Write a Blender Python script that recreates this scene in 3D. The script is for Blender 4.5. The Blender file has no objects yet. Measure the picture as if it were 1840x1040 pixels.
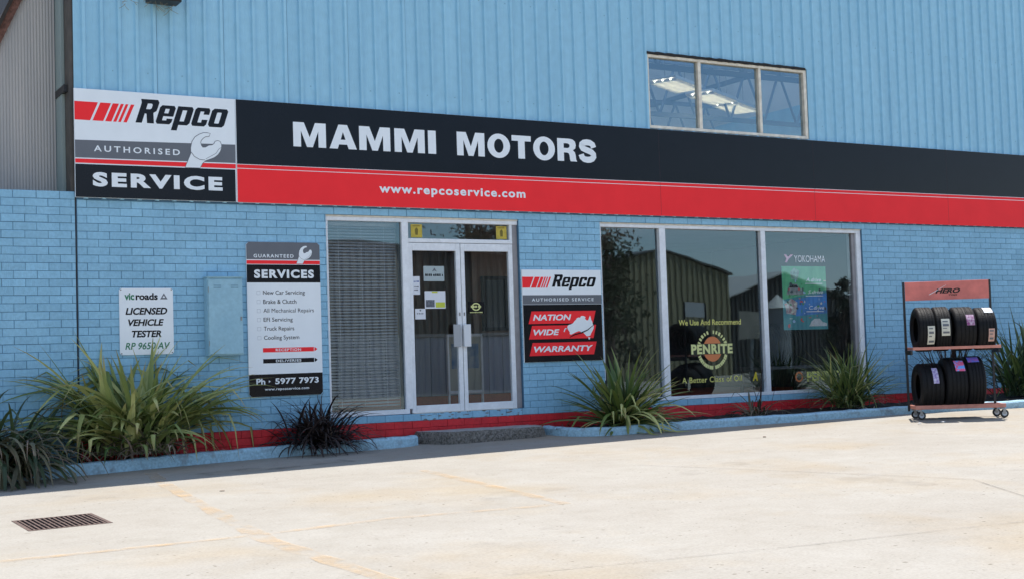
import bpy, bmesh, math, random
from mathutils import Vector, Matrix
R = math.radians
random.seed(7)
S = bpy.context.scene
COL = S.collection

# ------------------------------------------------------------------ camera, sky, sun, exposure
cd = bpy.data.cameras.new('camera')
cam = bpy.data.objects.new('camera', cd)
COL.objects.link(cam)
CAM = Vector((-3.2777, -14.888, 0.9689))
YAW, PIT, ROL = 0.5286, 0.0511, -0.0321
fwd = Vector((math.sin(YAW)*math.cos(PIT), math.cos(YAW)*math.cos(PIT), math.sin(PIT)))
rt0 = Vector((math.cos(YAW), -math.sin(YAW), 0))
up0 = rt0.cross(fwd)
rt = rt0*math.cos(ROL) + up0*math.sin(ROL)
up = up0*math.cos(ROL) - rt0*math.sin(ROL)
m = Matrix((rt, up, -fwd)).transposed().to_4x4()
m.translation = CAM
cam.matrix_world = m
cd.sensor_width = 36.0
cd.lens = 36.0*2427.1/1840.0
cd.clip_start = 0.1
cd.clip_end = 2000
S.camera = cam
S.render.resolution_x, S.render.resolution_y = 1024, 578

SUN_DIR = Vector((-0.25, -0.262, -1.0)).normalized()      # way the light travels
sl = bpy.data.lights.new('sun', 'SUN')
sl.energy = 4.2
sl.angle = R(0.53)
sl.color = (1.0, 0.955, 0.89)
so = bpy.data.objects.new('sun', sl)
so.rotation_euler = SUN_DIR.to_track_quat('-Z', 'Y').to_euler()
so.location = (0, 0, 30)
COL.objects.link(so)

W = bpy.data.worlds.new('World')
S.world = W
W.use_nodes = True
wt = W.node_tree
wt.nodes.clear()
wo = wt.nodes.new('ShaderNodeOutputWorld')
wb = wt.nodes.new('ShaderNodeBackground')
wb.inputs['Strength'].default_value = 0.115
sky = wt.nodes.new('ShaderNodeTexSky')
sky.sky_type = 'NISHITA'
sky.sun_disc = False
sky.sun_elevation = math.asin(-SUN_DIR.z)
sky.sun_rotation = math.atan2(-SUN_DIR.x, -SUN_DIR.y)
sky.air_density = 1.0
sky.dust_density = 0.15
sky.ozone_density = 3.2
# thin broken cloud
geo = wt.nodes.new('ShaderNodeTexCoord')
mp = wt.nodes.new('ShaderNodeMapping')
mp.inputs['Scale'].default_value = (1.0, 1.0, 2.6)
nz = wt.nodes.new('ShaderNodeTexNoise')
nz.inputs['Scale'].default_value = 3.2
nz.inputs['Detail'].default_value = 7
nz.inputs['Roughness'].default_value = 0.6
rp = wt.nodes.new('ShaderNodeValToRGB')
rp.color_ramp.elements[0].position = 0.45
rp.color_ramp.elements[1].position = 0.78
mx = wt.nodes.new('ShaderNodeMix')
mx.data_type = 'RGBA'
mx.inputs[7].default_value = (6.0, 6.5, 7.4, 1)
wt.links.new(geo.outputs['Generated'], mp.inputs['Vector'])
wt.links.new(mp.outputs['Vector'], nz.inputs['Vector'])
wt.links.new(nz.outputs['Fac'], rp.inputs['Fac'])
wt.links.new(rp.outputs['Color'], mx.inputs[0])
wt.links.new(sky.outputs['Color'], mx.inputs[6])
wt.links.new(mx.outputs[2], wb.inputs['Color'])
wt.links.new(wb.outputs['Background'], wo.inputs['Surface'])

S.view_settings.view_transform = 'Standard'
S.view_settings.look = 'None'
S.view_settings.gamma = 1.0
S.view_settings.exposure = 0.86
S.cycles.use_denoising = True
S.cycles.max_bounces = 10
S.cycles.transparent_max_bounces = 16
S.cycles.caustics_reflective = False
S.cycles.caustics_refractive = False

# ------------------------------------------------------------------ materials
def lin(c):
    return tuple(((v/255)/12.92 if v/255 <= .04045 else ((v/255+.055)/1.055)**2.4) for v in c)

def mat(name, col, rough=.6, var=0.0, scale=6.0, bump=0.0, bscale=60.0, spec=.4, metal=0.0,
        col2=None, stretch=(1, 1, 1), detail=5.0, lo=.35, hi=.65, fine=0.0, fscale=200.0, emit=None, estr=0):
    M = bpy.data.materials.new(name)
    M.use_nodes = True
    t = M.node_tree
    b = t.nodes['Principled BSDF']
    b.inputs['Roughness'].default_value = rough
    b.inputs['Metallic'].default_value = metal
    b.inputs['Specular IOR Level'].default_value = spec
    b.inputs['Base Color'].default_value = (*col, 1)
    tc = t.nodes.new('ShaderNodeTexCoord')
    mpp = t.nodes.new('ShaderNodeMapping')
    mpp.inputs['Scale'].default_value = stretch
    t.links.new(tc.outputs['Object'], mpp.inputs['Vector'])
    out = None
    if var > 0 or col2:
        c2 = col2 if col2 else tuple(max(0, v*(1-var)) for v in col)
        n = t.nodes.new('ShaderNodeTexNoise')
        n.inputs['Scale'].default_value = scale
        n.inputs['Detail'].default_value = detail
        r = t.nodes.new('ShaderNodeValToRGB')
        r.color_ramp.elements[0].position = lo
        r.color_ramp.elements[1].position = hi
        r.color_ramp.elements[0].color = (*c2, 1)
        r.color_ramp.elements[1].color = (*col, 1)
        t.links.new(mpp.outputs[0], n.inputs['Vector'])
        t.links.new(n.outputs['Fac'], r.inputs['Fac'])
        out = r.outputs['Color']
    if fine > 0:
        n2 = t.nodes.new('ShaderNodeTexNoise')
        n2.inputs['Scale'].default_value = fscale
        n2.inputs['Detail'].default_value = 2
        mr = t.nodes.new('ShaderNodeMapRange')
        mr.inputs[1].default_value = .3
        mr.inputs[2].default_value = .7
        mr.inputs[3].default_value = 1-fine
        mr.inputs[4].default_value = 1+fine*.4
        t.links.new(tc.outputs['Object'], n2.inputs['Vector'])
        t.links.new(n2.outputs['Fac'], mr.inputs[0])
        mm = t.nodes.new('ShaderNodeMix')
        mm.data_type = 'RGBA'
        mm.blend_type = 'MULTIPLY'
        mm.inputs[0].default_value = 1
        if out:
            t.links.new(out, mm.inputs[6])
        else:
            mm.inputs[6].default_value = (*col, 1)
        t.links.new(mr.outputs[0], mm.inputs[7])
        out = mm.outputs[2]
    if out:
        t.links.new(out, b.inputs['Base Color'])
    if bump > 0:
        n3 = t.nodes.new('ShaderNodeTexNoise')
        n3.inputs['Scale'].default_value = bscale
        n3.inputs['Detail'].default_value = 4
        bp = t.nodes.new('ShaderNodeBump')
        bp.inputs['Strength'].default_value = bump
        bp.inputs['Distance'].default_value = .01
        t.links.new(mpp.outputs[0], n3.inputs['Vector'])
        t.links.new(n3.outputs['Fac'], bp.inputs['Height'])
        t.links.new(bp.outputs[0], b.inputs['Normal'])
    if emit:
        b.inputs['Emission Color'].default_value = (*emit, 1)
        b.inputs['Emission Strength'].default_value = estr
    return M

def glass_mat(name, tint=(.93, .96, .97), ior=1.62):
    M = bpy.data.materials.new(name)
    M.use_nodes = True
    t = M.node_tree
    t.nodes.clear()
    o = t.nodes.new('ShaderNodeOutputMaterial')
    tr = t.nodes.new('ShaderNodeBsdfTransparent')
    tr.inputs[0].default_value = (*tint, 1)
    gl = t.nodes.new('ShaderNodeBsdfGlossy')
    gl.inputs['Roughness'].default_value = .012
    gl.inputs['Color'].default_value = (.68, .90, 1.0, 1)
    fr = t.nodes.new('ShaderNodeFresnel')
    fr.inputs[0].default_value = ior
    n = t.nodes.new('ShaderNodeTexNoise')
    n.inputs['Scale'].default_value = 1.3
    n.inputs['Detail'].default_value = 1
    tc = t.nodes.new('ShaderNodeTexCoord')
    bp = t.nodes.new('ShaderNodeBump')
    bp.inputs['Strength'].default_value = .035
    bp.inputs['Distance'].default_value = .02
    mxs = t.nodes.new('ShaderNodeMixShader')
    t.links.new(tc.outputs['Object'], n.inputs['Vector'])
    t.links.new(n.outputs['Fac'], bp.inputs['Height'])
    t.links.new(bp.outputs[0], gl.inputs['Normal'])
    gm = t.nodes.new('ShaderNodeNewGeometry')          # reflect on outward faces only: a thin pane has no inner total reflection
    iv = t.nodes.new('ShaderNodeMath'); iv.operation = 'SUBTRACT'; iv.inputs[0].default_value = 1.0
    mu = t.nodes.new('ShaderNodeMath'); mu.operation = 'MULTIPLY'
    t.links.new(gm.outputs['Backfacing'], iv.inputs[1])
    t.links.new(fr.outputs[0], mu.inputs[0]); t.links.new(iv.outputs[0], mu.inputs[1])
    t.links.new(mu.outputs[0], mxs.inputs[0])
    t.links.new(tr.outputs[0], mxs.inputs[1])
    t.links.new(gl.outputs[0], mxs.inputs[2])
    t.links.new(mxs.outputs[0], o.inputs[0])
    return M

BLUE = (.205, .385, .535)
def brickmat(name, k, seed):
    c1 = tuple(v*k for v in (.285, .535, .705)); c2 = tuple(v*k for v in (.245, .475, .64))
    return mat(name, c1, .6, .10, 1.7+seed*.4, .6, 60, .3, col2=c2, stretch=(1.6, 1.6, .45), fine=.10, fscale=28)
BRICKS = [brickmat('painted_brick', 1.0, 0), brickmat('painted_brick_paler', 1.05, 1), brickmat('painted_brick_deeper', .945, 2)]
BRICK = BRICKS[0]
MORTAR = mat('dirty_mortar', (.085, .19, .30), .85, .2, 9)  # darker tint for the dirt in the brick joints
REDB = mat('red_paint', (.72, .026, .036), .55, .25, 5, .4, 60, fine=.12, fscale=30)
REDM = mat('red_mortar', (.28, .014, .02), .8)
CLAD = mat('blue_metal_sheet', (.325, .59, .745), .45, .08, 1.6, 0, 0, .35, stretch=(3.2, 3.2, .22), col2=(.285, .535, .69), fine=.06, fscale=9)
BOXP = mat('meter_box_paint', (.31, .52, .62), .5, .1, 4, .15, 30, .35, col2=(.27, .47, .575), fine=.08, fscale=25)
WHITEF = mat('white_frame_paint', (.80, .83, .86), .4, .1, 8, fine=.06, fscale=30)
CREAMF = mat('weathered_frame', (.82, .76, .64), .5, .25, 10)
BROWNF = mat('grey_brown_jamb', (.30, .29, .30), .5, .2, 8)
DARKJ = mat('dark_seal', (.02, .022, .027), .7)
GLASS = glass_mat('shop_glass', (.93, .937, .94), 2.2)
GLASSD = glass_mat('door_glass', (.95, .96, .965), 1.6)
GLASSU = glass_mat('upper_glass', (.80, .84, .87), 2.7)
SWHITE = mat('sign_white', (.80, .85, .88), .32, .04, 4)
SBLACK = mat('sign_black', (.005, .006, .010), .2, .2, 3, spec=.24)
SRED = mat('sign_red', (.95, .036, .044), .5, .05, 3, spec=.12)
SGREY = mat('sign_grey', (.13, .14, .16), .35, .06, 4)
SGREYL = mat('sign_pale_grey', (.48, .52, .57), .4)
SGREEN = mat('sign_green', (.02, .18, .085), .4)
CONC = None
STEEL = mat('dull_steel', (.32, .32, .32), .45, .3, 12, metal=.7)
BLACKM = mat('black_metal', (.018, .018, .02), .45)
RUST = mat('rusty_iron', (.20, .095, .07), .8, .5, 25, .4, 90)
SALMON = mat('faded_red_paint', (.72, .20, .165), .5, .18, 9)
SHELFP = mat('faded_shelf_paint', (.62, .26, .20), .55, .2, 12)
RUBBER = mat('tyre_rubber', (.009, .009, .010), .6, .3, 14, .35, 120, .22)
SOIL = mat('dark_mulch', (.028, .021, .016), .95, .6, 30, 1, 45)
KERB = mat('blue_kerb_paint', (.36, .56, .67), .75, .3, 9, .8, 30, col2=(.27, .36, .42), lo=.30, hi=.46, fine=.22, fscale=38)
AGG = mat('pebbled_concrete', (.22, .20, .175), .9, .6, 45, 1, 55, col2=(.075, .068, .06))  # step side darkened so the top reads as lit
STEPTOP = mat('worn_lit_step_top', (.44, .43, .41), .85, .3, 14, .3, 60, fine=.2)  # smooth worn top, its lit look put into the paler colour
PAPER = mat('white_paper', (.68, .71, .76), .6, .05, 6)
PAPERG = mat('grey_green_card', (.36, .43, .44), .6)
YELLOW = mat('yellow_sticker', (.55, .43, .06), .5, .2, 20)
LIME = mat('lime_print', (.50, .56, .06), .5)
GOLD = mat('gold_film', (.68, .66, .18), .4, .15, 20)
GOLDL = mat('pale_gold_film', (.64, .66, .28), .4)
ORANGE = mat('orange_film', (.62, .20, .07), .45)
FILMG = mat('green_film', (.10, .20, .05), .45)
BLIND = mat('blind_slat', (.25, .26, .275), .5, .12, 4)
WOOD = mat('brown_panelling', (.32, .22, .17), .5, .3, 5, stretch=(6, 6, .6), col2=(.24, .165, .125))
CARPET = mat('red_carpet', (.52, .09, .05), .95, .3, 60)
COUNTER = mat('blue_grey_laminate', (.42, .47, .56), .5, .15, 4, stretch=(8, 8, .4))
OFFW = mat('interior_paint', (.66, .67, .66), .7, .1, 2)
DARKI = mat('dark_interior', (.10, .10, .105), .8, .2, 2)
TRUSS = mat('grey_blue_steel', (.14, .19, .27), .5)
TUBE = mat('lit_tube', (.9, .85, .7), .4, emit=(1, .86, .62), estr=5)
LOUVRE = mat('light_louvre', (.7, .68, .6), .4)
GREYCORR = mat('grey_corrugated_sheet', (.45, .425, .40), .5, .15, 1.5, stretch=(4, 4, .3), col2=(.37, .36, .35))
FASCIA = mat('weathered_bargeboard', (.045, .035, .028), .8, .4, 10)
POSTM = mat('brown_steel_post', (.085, .075, .065), .6, .3, 6)
GREENE = mat('pale_green_trim', (.26, .32, .31), .6)

# ------------------------------------------------------------------ mesh helpers
ABS = {}
def link(o):
    COL.objects.link(o)
    return o

def tag(o, label=None, cat=None, group=None, kind=None):
    if label: o['label'] = label
    if cat: o['category'] = cat
    if group: o['group'] = group
    if kind: o['kind'] = kind
    return o

def thing(name, label, cat, loc=(0, 0, 0), group=None, rotz=0, local=False):
    o = link(bpy.data.objects.new(name, None))
    o.empty_display_size = .1
    o.location = loc
    o.rotation_euler = (0, 0, rotz)
    ABS[o.name] = Vector((0, 0, 0)) if local else Vector(loc)
    return tag(o, label, cat, group)

class MB:
    def __init__(s):
        s.v = []; s.f = []; s.mi = []
    def add(s, vs, fs, mi=0):
        k = len(s.v)
        s.v += [tuple(v) for v in vs]
        s.f += [tuple(i+k for i in f) for f in fs]
        s.mi += [mi]*len(fs)
        return s
    def box(s, x0, x1, y0, y1, z0, z1, mi=0):
        vs = [(x0,y0,z0),(x1,y0,z0),(x1,y1,z0),(x0,y1,z0),(x0,y0,z1),(x1,y0,z1),(x1,y1,z1),(x0,y1,z1)]
        return s.add(vs, [(0,3,2,1),(4,5,6,7),(0,1,5,4),(1,2,6,5),(2,3,7,6),(3,0,4,7)], mi)
    def cbox(s, x0, x1, y0, y1, z0, z1, c=.004, mi=0):
        """box whose front (-y) edges are chamfered"""
        vs = [(x0,y0+c,z0),(x1,y0+c,z0),(x1,y0+c,z1),(x0,y0+c,z1),
              (x0+c,y0,z0+c),(x1-c,y0,z0+c),(x1-c,y0,z1-c),(x0+c,y0,z1-c),
              (x0,y1,z0),(x1,y1,z0),(x1,y1,z1),(x0,y1,z1)]
        fs = [(4,5,6,7),(0,1,5,4),(1,2,6,5),(2,3,7,6),(3,0,4,7),(8,9,1,0),(9,10,2,1),(10,11,3,2),(11,8,0,3),(11,10,9,8)]
        return s.add(vs, fs, mi)
    def prism(s, pts, y0, y1, mi=0):
        n = len(pts)
        vs = [(x, y0, z) for x, z in pts] + [(x, y1, z) for x, z in pts]
        fs = [tuple(range(n)), tuple(range(2*n-1, n-1, -1))]
        fs += [(i, i+n, (i+1) % n+n, (i+1) % n) for i in range(n)]
        return s.add(vs, fs, mi)
    def tube(s, path, r, n=8, mi=0, cap=True):
        path = [Vector(p) for p in path]
        rs = r if isinstance(r, (list, tuple)) else [r]*len(path)
        vs = []; fs = []
        for i, p in enumerate(path):
            d = (path[min(i+1, len(path)-1)] - path[max(i-1, 0)]).normalized()
            a = d.cross(Vector((0, 0, 1)))
            if a.length < .05: a = d.cross(Vector((1, 0, 0)))
            a.normalize(); b = d.cross(a)
            for k in range(n):
                t = 2*math.pi*k/n
                vs.append(p + (a*math.cos(t) + b*math.sin(t))*rs[i])
        for i in range(len(path)-1):
            for k in range(n):
                fs.append((i*n+k, i*n+(k+1) % n, (i+1)*n+(k+1) % n, (i+1)*n+k))
        if cap:
            fs.append(tuple(range(n-1, -1, -1)))
            fs.append(tuple((len(path)-1)*n+k for k in range(n)))
        return s.add(vs, fs, mi)
    def lathe_x(s, prof, n=48, c=(0, 0, 0), mi=0, closed=True):
        """prof: (x, radius) loop turned round the x axis"""
        vs = []; fs = []
        m_ = len(prof)
        for k in range(n):
            t = 2*math.pi*k/n
            for x, r in prof:
                vs.append((c[0]+x, c[1]+r*math.sin(t), c[2]+r*math.cos(t)))
        for k in range(n):
            for i in range(m_ if closed else m_-1):
                a = k*m_+i; b = k*m_+(i+1) % m_
                c2 = ((k+1) % n)*m_+(i+1) % m_; d = ((k+1) % n)*m_+i
                fs.append((a, b, c2, d))
        return s.add(vs, fs, mi)
    def build(s, name, mats, parent=None, smooth=False, loc=None, local=False):
        if not isinstance(mats, (list, tuple)): mats = [mats]
        if parent is not None: org = ABS.get(parent.name, Vector((0, 0, 0)))
        elif loc is not None: org = Vector(loc)
        else:
            xs = [v[0] for v in s.v]; ys = [v[1] for v in s.v]; zs = [v[2] for v in s.v]
            org = Vector(((min(xs)+max(xs))/2, (min(ys)+max(ys))/2, min(zs)))
        if local: org = Vector((0, 0, 0))
        me = bpy.data.meshes.new(name)
        me.from_pydata([(v[0]-org.x, v[1]-org.y, v[2]-org.z) for v in s.v], [], s.f)
        for M in mats: me.materials.append(M)
        me.polygons.foreach_set('material_index', s.mi)
        if smooth: me.polygons.foreach_set('use_smooth', [True]*len(me.polygons))
        me.update()
        bm = bmesh.new(); bm.from_mesh(me)
        bmesh.ops.recalc_face_normals(bm, faces=bm.faces)
        bm.to_mesh(me); bm.free()
        o = link(bpy.data.objects.new(name, me))
        if parent is not None: o.parent = parent
        else: o.location = org
        ABS[o.name] = org
        return o

def curve_mesh(cu):
    o = bpy.data.objects.new('tmp', cu)
    COL.objects.link(o)
    dg = bpy.context.evaluated_depsgraph_get()
    me = bpy.data.meshes.new_from_object(o.evaluated_get(dg))
    vs = [tuple(v.co) for v in me.vertices]; fs = [tuple(p.vertices) for p in me.polygons]
    bpy.data.objects.remove(o); bpy.data.curves.remove(cu); bpy.data.meshes.remove(me)
    return vs, fs

def text2d(txt, x0, x1, z0, z1, off=0.0, shear=0.0, space=1.0):
    cu = bpy.data.curves.new('t', 'FONT')
    cu.body = txt; cu.size = 1; cu.offset = off; cu.shear = shear; cu.space_character = space
    cu.resolution_u = 4; cu.fill_mode = 'FRONT' if hasattr(cu, 'fill_mode') else cu.fill_mode
    vs, fs = curve_mesh(cu)
    xa = min(v[0] for v in vs); xb = max(v[0] for v in vs); ya = min(v[1] for v in vs); yb = max(v[1] for v in vs)
    return [(x0+(v[0]-xa)/(xb-xa)*(x1-x0), z0+(v[1]-ya)/(yb-ya)*(z1-z0)) for v in vs], fs

def shape2d(loops):
    cu = bpy.data.curves.new('s', 'CURVE')
    cu.dimensions = '2D'; cu.fill_mode = 'FRONT'
    for lp in loops:
        sp = cu.splines.new('POLY')
        sp.points.add(len(lp)-1)
        for p, q in zip(sp.points, lp): p.co = (q[0], q[1], 0, 1)
        sp.use_cyclic_u = True
    vs, fs = curve_mesh(cu)
    return [(v[0], v[1]) for v in vs], fs

def flat(name, vf, y, M, parent=None, mb=None, mi=0):
    vs, fs = vf
    b = mb or MB()
    b.add([(x, y, z) for x, z in vs], fs, mi)
    if mb is None: return b.build(name, M, parent)

def rect2d(x0, x1, z0, z1):
    return [(x0, z0), (x1, z0), (x1, z1), (x0, z1)], [(0, 1, 2, 3)]

def text(txt, x0, x1, z0, z1, y, M, parent, name='lettering', off=0.0, shear=0.0, space=1.0):
    return flat(name, text2d(txt, x0, x1, z0, z1, off, shear, space), y, M, parent)

# ------------------------------------------------------------------ setting: ground
GA, GB, GC = -.07, .0145, .02
def gz(x, y):
    return GA + GB*max(-40, min(45, x)) + GC*max(-50, min(8, y))

def ground():
    xs = [-300, -120, -40] + [-40+2.5*i for i in range(1, 35)] + [120, 300]
    ys = [-320, -140, -50] + [-50+2.0*i for i in range(1, 30)] + [60, 200]
    vs = [(x, y, gz(x, y)) for y in ys for x in xs]
    nx = len(xs)
    fs = [(j*nx+i, j*nx+i+1, (j+1)*nx+i+1, (j+1)*nx+i) for j in range(len(ys)-1) for i in range(nx-1)]
    # leave out the cell holding the drain by splitting it: hole is cut by a finer patch
    b = MB(); b.add(vs, fs)
    return b
M = bpy.data.materials.new('pale_concrete'); M.use_nodes = True
t = M.node_tree; pb = t.nodes['Principled BSDF']
pb.inputs['Roughness'].default_value = .85
pb.inputs['Specular IOR Level'].default_value = .25
tc = t.nodes.new('ShaderNodeTexCoord')
def NZ(scale, detail=6, rough=.6, vec=None):
    n = t.nodes.new('ShaderNodeTexNoise'); n.inputs['Scale'].default_value = scale
    n.inputs['Detail'].default_value = detail; n.inputs['Roughness'].default_value = rough
    t.links.new(vec if vec else tc.outputs['Object'], n.inputs['Vector']); return n
def RAMP(n, p0, c0, p1, c1):
    r = t.nodes.new('ShaderNodeValToRGB')
    r.color_ramp.elements[0].position = p0; r.color_ramp.elements[0].color = (*c0, 1)
    r.color_ramp.elements[1].position = p1; r.color_ramp.elements[1].color = (*c1, 1)
    t.links.new(n.outputs['Fac'], r.inputs['Fac']); return r
def MIX(a, b, mode='MULTIPLY', f=1.0):
    x = t.nodes.new('ShaderNodeMix'); x.data_type = 'RGBA'; x.blend_type = mode; x.inputs[0].default_value = f
    t.links.new(a, x.inputs[6]); t.links.new(b, x.inputs[7]); return x.outputs[2]
r1 = RAMP(NZ(.55, 7, .62), .36, (.318, .291, .250), .62, (.345, .321, .281))
r2 = RAMP(NZ(3.5, 6, .7), .30, (.91, .90, .88), .60, (1, 1, 1))
r3 = RAMP(NZ(55, 3, .6), .3, (.84, .84, .84), .6, (1, 1, 1))
r5 = RAMP(NZ(24, 1, .4), .22, (.55, .52, .48), .27, (1, 1, 1))
r6 = RAMP(NZ(.9, 4, .55), .27, (.80, .79, .78), .36, (1, 1, 1))
mpw = t.nodes.new('ShaderNodeMapping'); mpw.inputs['Location'].default_value = (3.1, 8.2, 0)
t.links.new(tc.outputs['Object'], mpw.inputs['Vector'])
r4 = RAMP(NZ(.42, 5, .6, mpw.outputs[0]), .50, (1, 1, 1), .68, (1.0, .92, .80))
c = MIX(MIX(MIX(MIX(MIX(r1.outputs[0], r2.outputs[0]), r3.outputs[0]), r4.outputs[0]), r5.outputs[0]), r6.outputs[0])
t.links.new(c, pb.inputs['Base Color'])
bp = t.nodes.new('ShaderNodeBump'); bp.inputs['Strength'].default_value = .25; bp.inputs['Distance'].default_value = .01
t.links.new(NZ(90, 4).outputs['Fac'], bp.inputs['Height']); t.links.new(bp.outputs[0], pb.inputs['Normal'])
CONC = M

# drain hole in the sheet
DR = dict(x0=-1.355, x1=-.745, y0=-4.46, y1=-3.765)
gb = MB()
xs = [-300, -120, -40, -20, -10, -5, DR['x0'], DR['x1'], 2, 6, 10, 15, 20, 30, 45, 120, 300]
ys = [-320, -140, -50, -30, -20, -15, -10, -7, DR['y0'], DR['y1'], -2, 0, 8, 60, 200]
vs = [(x, y, gz(x, y)) for y in ys for x in xs]
fs = []
for j in range(len(ys)-1):
    for i in range(len(xs)-1):
        if xs[i] == DR['x0'] and ys[j] == DR['y0']: continue
        fs.append((j*len(xs)+i, j*len(xs)+i+1, (j+1)*len(xs)+i+1, (j+1)*len(xs)+i))
gb.add(vs, fs)
tag(gb.build('concrete_forecourt', CONC, loc=(0, 0, 0)), kind='structure')

def strip(path, w, lift):
    b = MB(); vs = []; fs = []
    P = []
    for i in range(len(path)-1):
        a = Vector(path[i]); c_ = Vector(path[i+1]); n = max(2, int((c_-a).length/.25))
        P += [a.lerp(c_, k/n) for k in range(n)]
    P.append(Vector(path[-1]))
    for i, p in enumerate(P):
        d = (P[min(i+1, len(P)-1)]-P[max(i-1, 0)]).normalized(); nn = Vector((-d.y, d.x))
        ww = w*(.75+.5*random.random())
        for sgn in (-1, 1):
            q = p+nn*sgn*ww/2
            vs.append((q.x, q.y, gz(q.x, q.y)+lift))
    for i in range(len(P)-1): fs.append((2*i, 2*i+1, 2*i+3, 2*i+2))
    return b.add(vs, fs)

def worn(name, col, scale, lo, hi):
    M = bpy.data.materials.new(name); M.use_nodes = True
    t = M.node_tree; b = t.nodes['Principled BSDF']
    b.inputs['Base Color'].default_value = (*col, 1); b.inputs['Roughness'].default_value = .85
    n = t.nodes.new('ShaderNodeTexNoise'); n.inputs['Scale'].default_value = scale; n.inputs['Detail'].default_value = 6
    n.inputs['Roughness'].default_value = .7
    tc = t.nodes.new('ShaderNodeTexCoord'); r = t.nodes.new('ShaderNodeMapRange')
    r.inputs[1].default_value = lo; r.inputs[2].default_value = hi; r.inputs[3].default_value = 0; r.inputs[4].default_value = .58
    t.links.new(tc.outputs['Object'], n.inputs['Vector']); t.links.new(n.outputs['Fac'], r.inputs[0]); t.links.new(r.outputs[0], b.inputs['Alpha'])
    return M
YLINE = worn('worn_yellow_paint', (.58, .39, .20), 3.4, .40, .72)
JOINT = worn('joint_dirt', (.22, .20, .175), 5, .34, .70)
CRACKM = worn('crack_dirt', (.13, .11, .095), 7, .35, .5)
for pth, w in (([(.49, -.98), (.30, -2.2), (.05, -4.4), (-.13, -6.13), (-.10, -8.3)], .14), ([(-2.4, -5.7), (-1.47, -5.8), (-.236, -5.87), (.95, -5.80), (2.3, -6.05)], .09), ([(2.61, -2.97), (2.475, -4.45), (2.3, -6.05)], .10)):
    tag(strip(pth, w, .004).build('road_marking', YLINE), kind='structure')
for pth, w in (([(-1.5, -8.0), (.25, -8.27), (2.156, -8.64), (3.99, -8.92), (5.9, -9.2)], .014), ([(4.3, -4.2), (5.147, -6.25), (5.5, -7.2), (4.9, -8.25)], .010), ([(-2.4, -3.6), (-1.4, -3.7)], .02)):
    tag(strip(pth, w, .006).build('pavement_joint', JOINT if w > .012 else CRACKM), kind='structure')

tag(strip([(.75, -1.62), (1.3, -1.52), (1.9, -1.45), (2.5, -1.40)], .34, .005).build('oil_stain', worn('oil_stain', (.03, .028, .026), 1.6, .46, .75)), kind='structure')
# kerbs and beds
def kerb(path, h, w, seed):
    rnd = random.Random(seed)
    P = []
    for i in range(len(path)-1):
        a = Vector(path[i]); c_ = Vector(path[i+1]); n = max(2, int((c_-a).length/.12))
        P += [a.lerp(c_, k/n) for k in range(n)]
    P.append(Vector(path[-1]))
    # smooth the line
    for _ in range(6):
        P = [P[0]] + [(P[i-1]+P[i]*2+P[i+1])/4 for i in range(1, len(P)-1)] + [P[-1]]
    b = MB(); vs = []; fs = []
    for i, p in enumerate(P):
        d = (P[min(i+1, len(P)-1)]-P[max(i-1, 0)]).normalized(); nn = Vector((-d.y, d.x))
        g = gz(p.x, p.y); j = rnd.uniform(-.006, .006); hh = h + rnd.uniform(-.006, .006)
        for o_, z in ((0, -.06), (0+j, hh*.75), (.018+j, hh*.95), (.045, hh), (w-.03, hh), (w, hh*.85), (w, -.06)):
            q = p+nn*o_
            vs.append((q.x, q.y, g+z))
    k = 7
    for i in range(len(P)-1):
        for a in range(k-1): fs.append((i*k+a, i*k+a+1, (i+1)*k+a+1, (i+1)*k+a))
    fs.append(tuple(range(k))); fs.append(tuple((len(P)-1)*k+a for a in range(k)))
    return b.add(vs, fs), P
KL = [(-4.0, -.86), (-2.2, -.78), (-.33, -.665), (.61, -.52), (1.83, -.40), (3.0, -.44), (3.45, -.50), (3.72, -.46), (3.86, -.34)]
KR = [(5.64, -.25), (5.63, -.70), (5.72, -1.05), (6.13, -1.20), (7.09, -1.22), (8.52, -1.42), (10.73, -1.66), (12.2, -2.15), (14, -2.4), (19, -2.6)]
kb, PL = kerb(KL, .125, .13, 1)
tag(kb.build('kerb', KERB, smooth=False), kind='structure')
kb, PR = kerb(KR, .105, .14, 2)
tag(kb.build('kerb', KERB), kind='structure')
def bed(P, lift, inset, seed):
    rnd = random.Random(seed); b = MB(); vs = []; fs = []; n = 9
    for i, p in enumerate(P):
        y0 = p.y+inset
        for k in range(n):
            y = y0+(-.004-y0)*k/(n-1)
            vs.append((p.x, y, gz(p.x, p.y)+lift+rnd.uniform(-.018, .018)))
    for i in range(len(P)-1):
        for k in range(n-1): fs.append((i*n+k, i*n+k+1, (i+1)*n+k+1, (i+1)*n+k))
    return b.add(vs, fs)
tag(bed(PL, .075, .10, 3).build('garden_soil', SOIL), kind='structure')
tag(bed(PR[4:], .065, .11, 4).build('garden_soil', SOIL), kind='structure')

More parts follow.
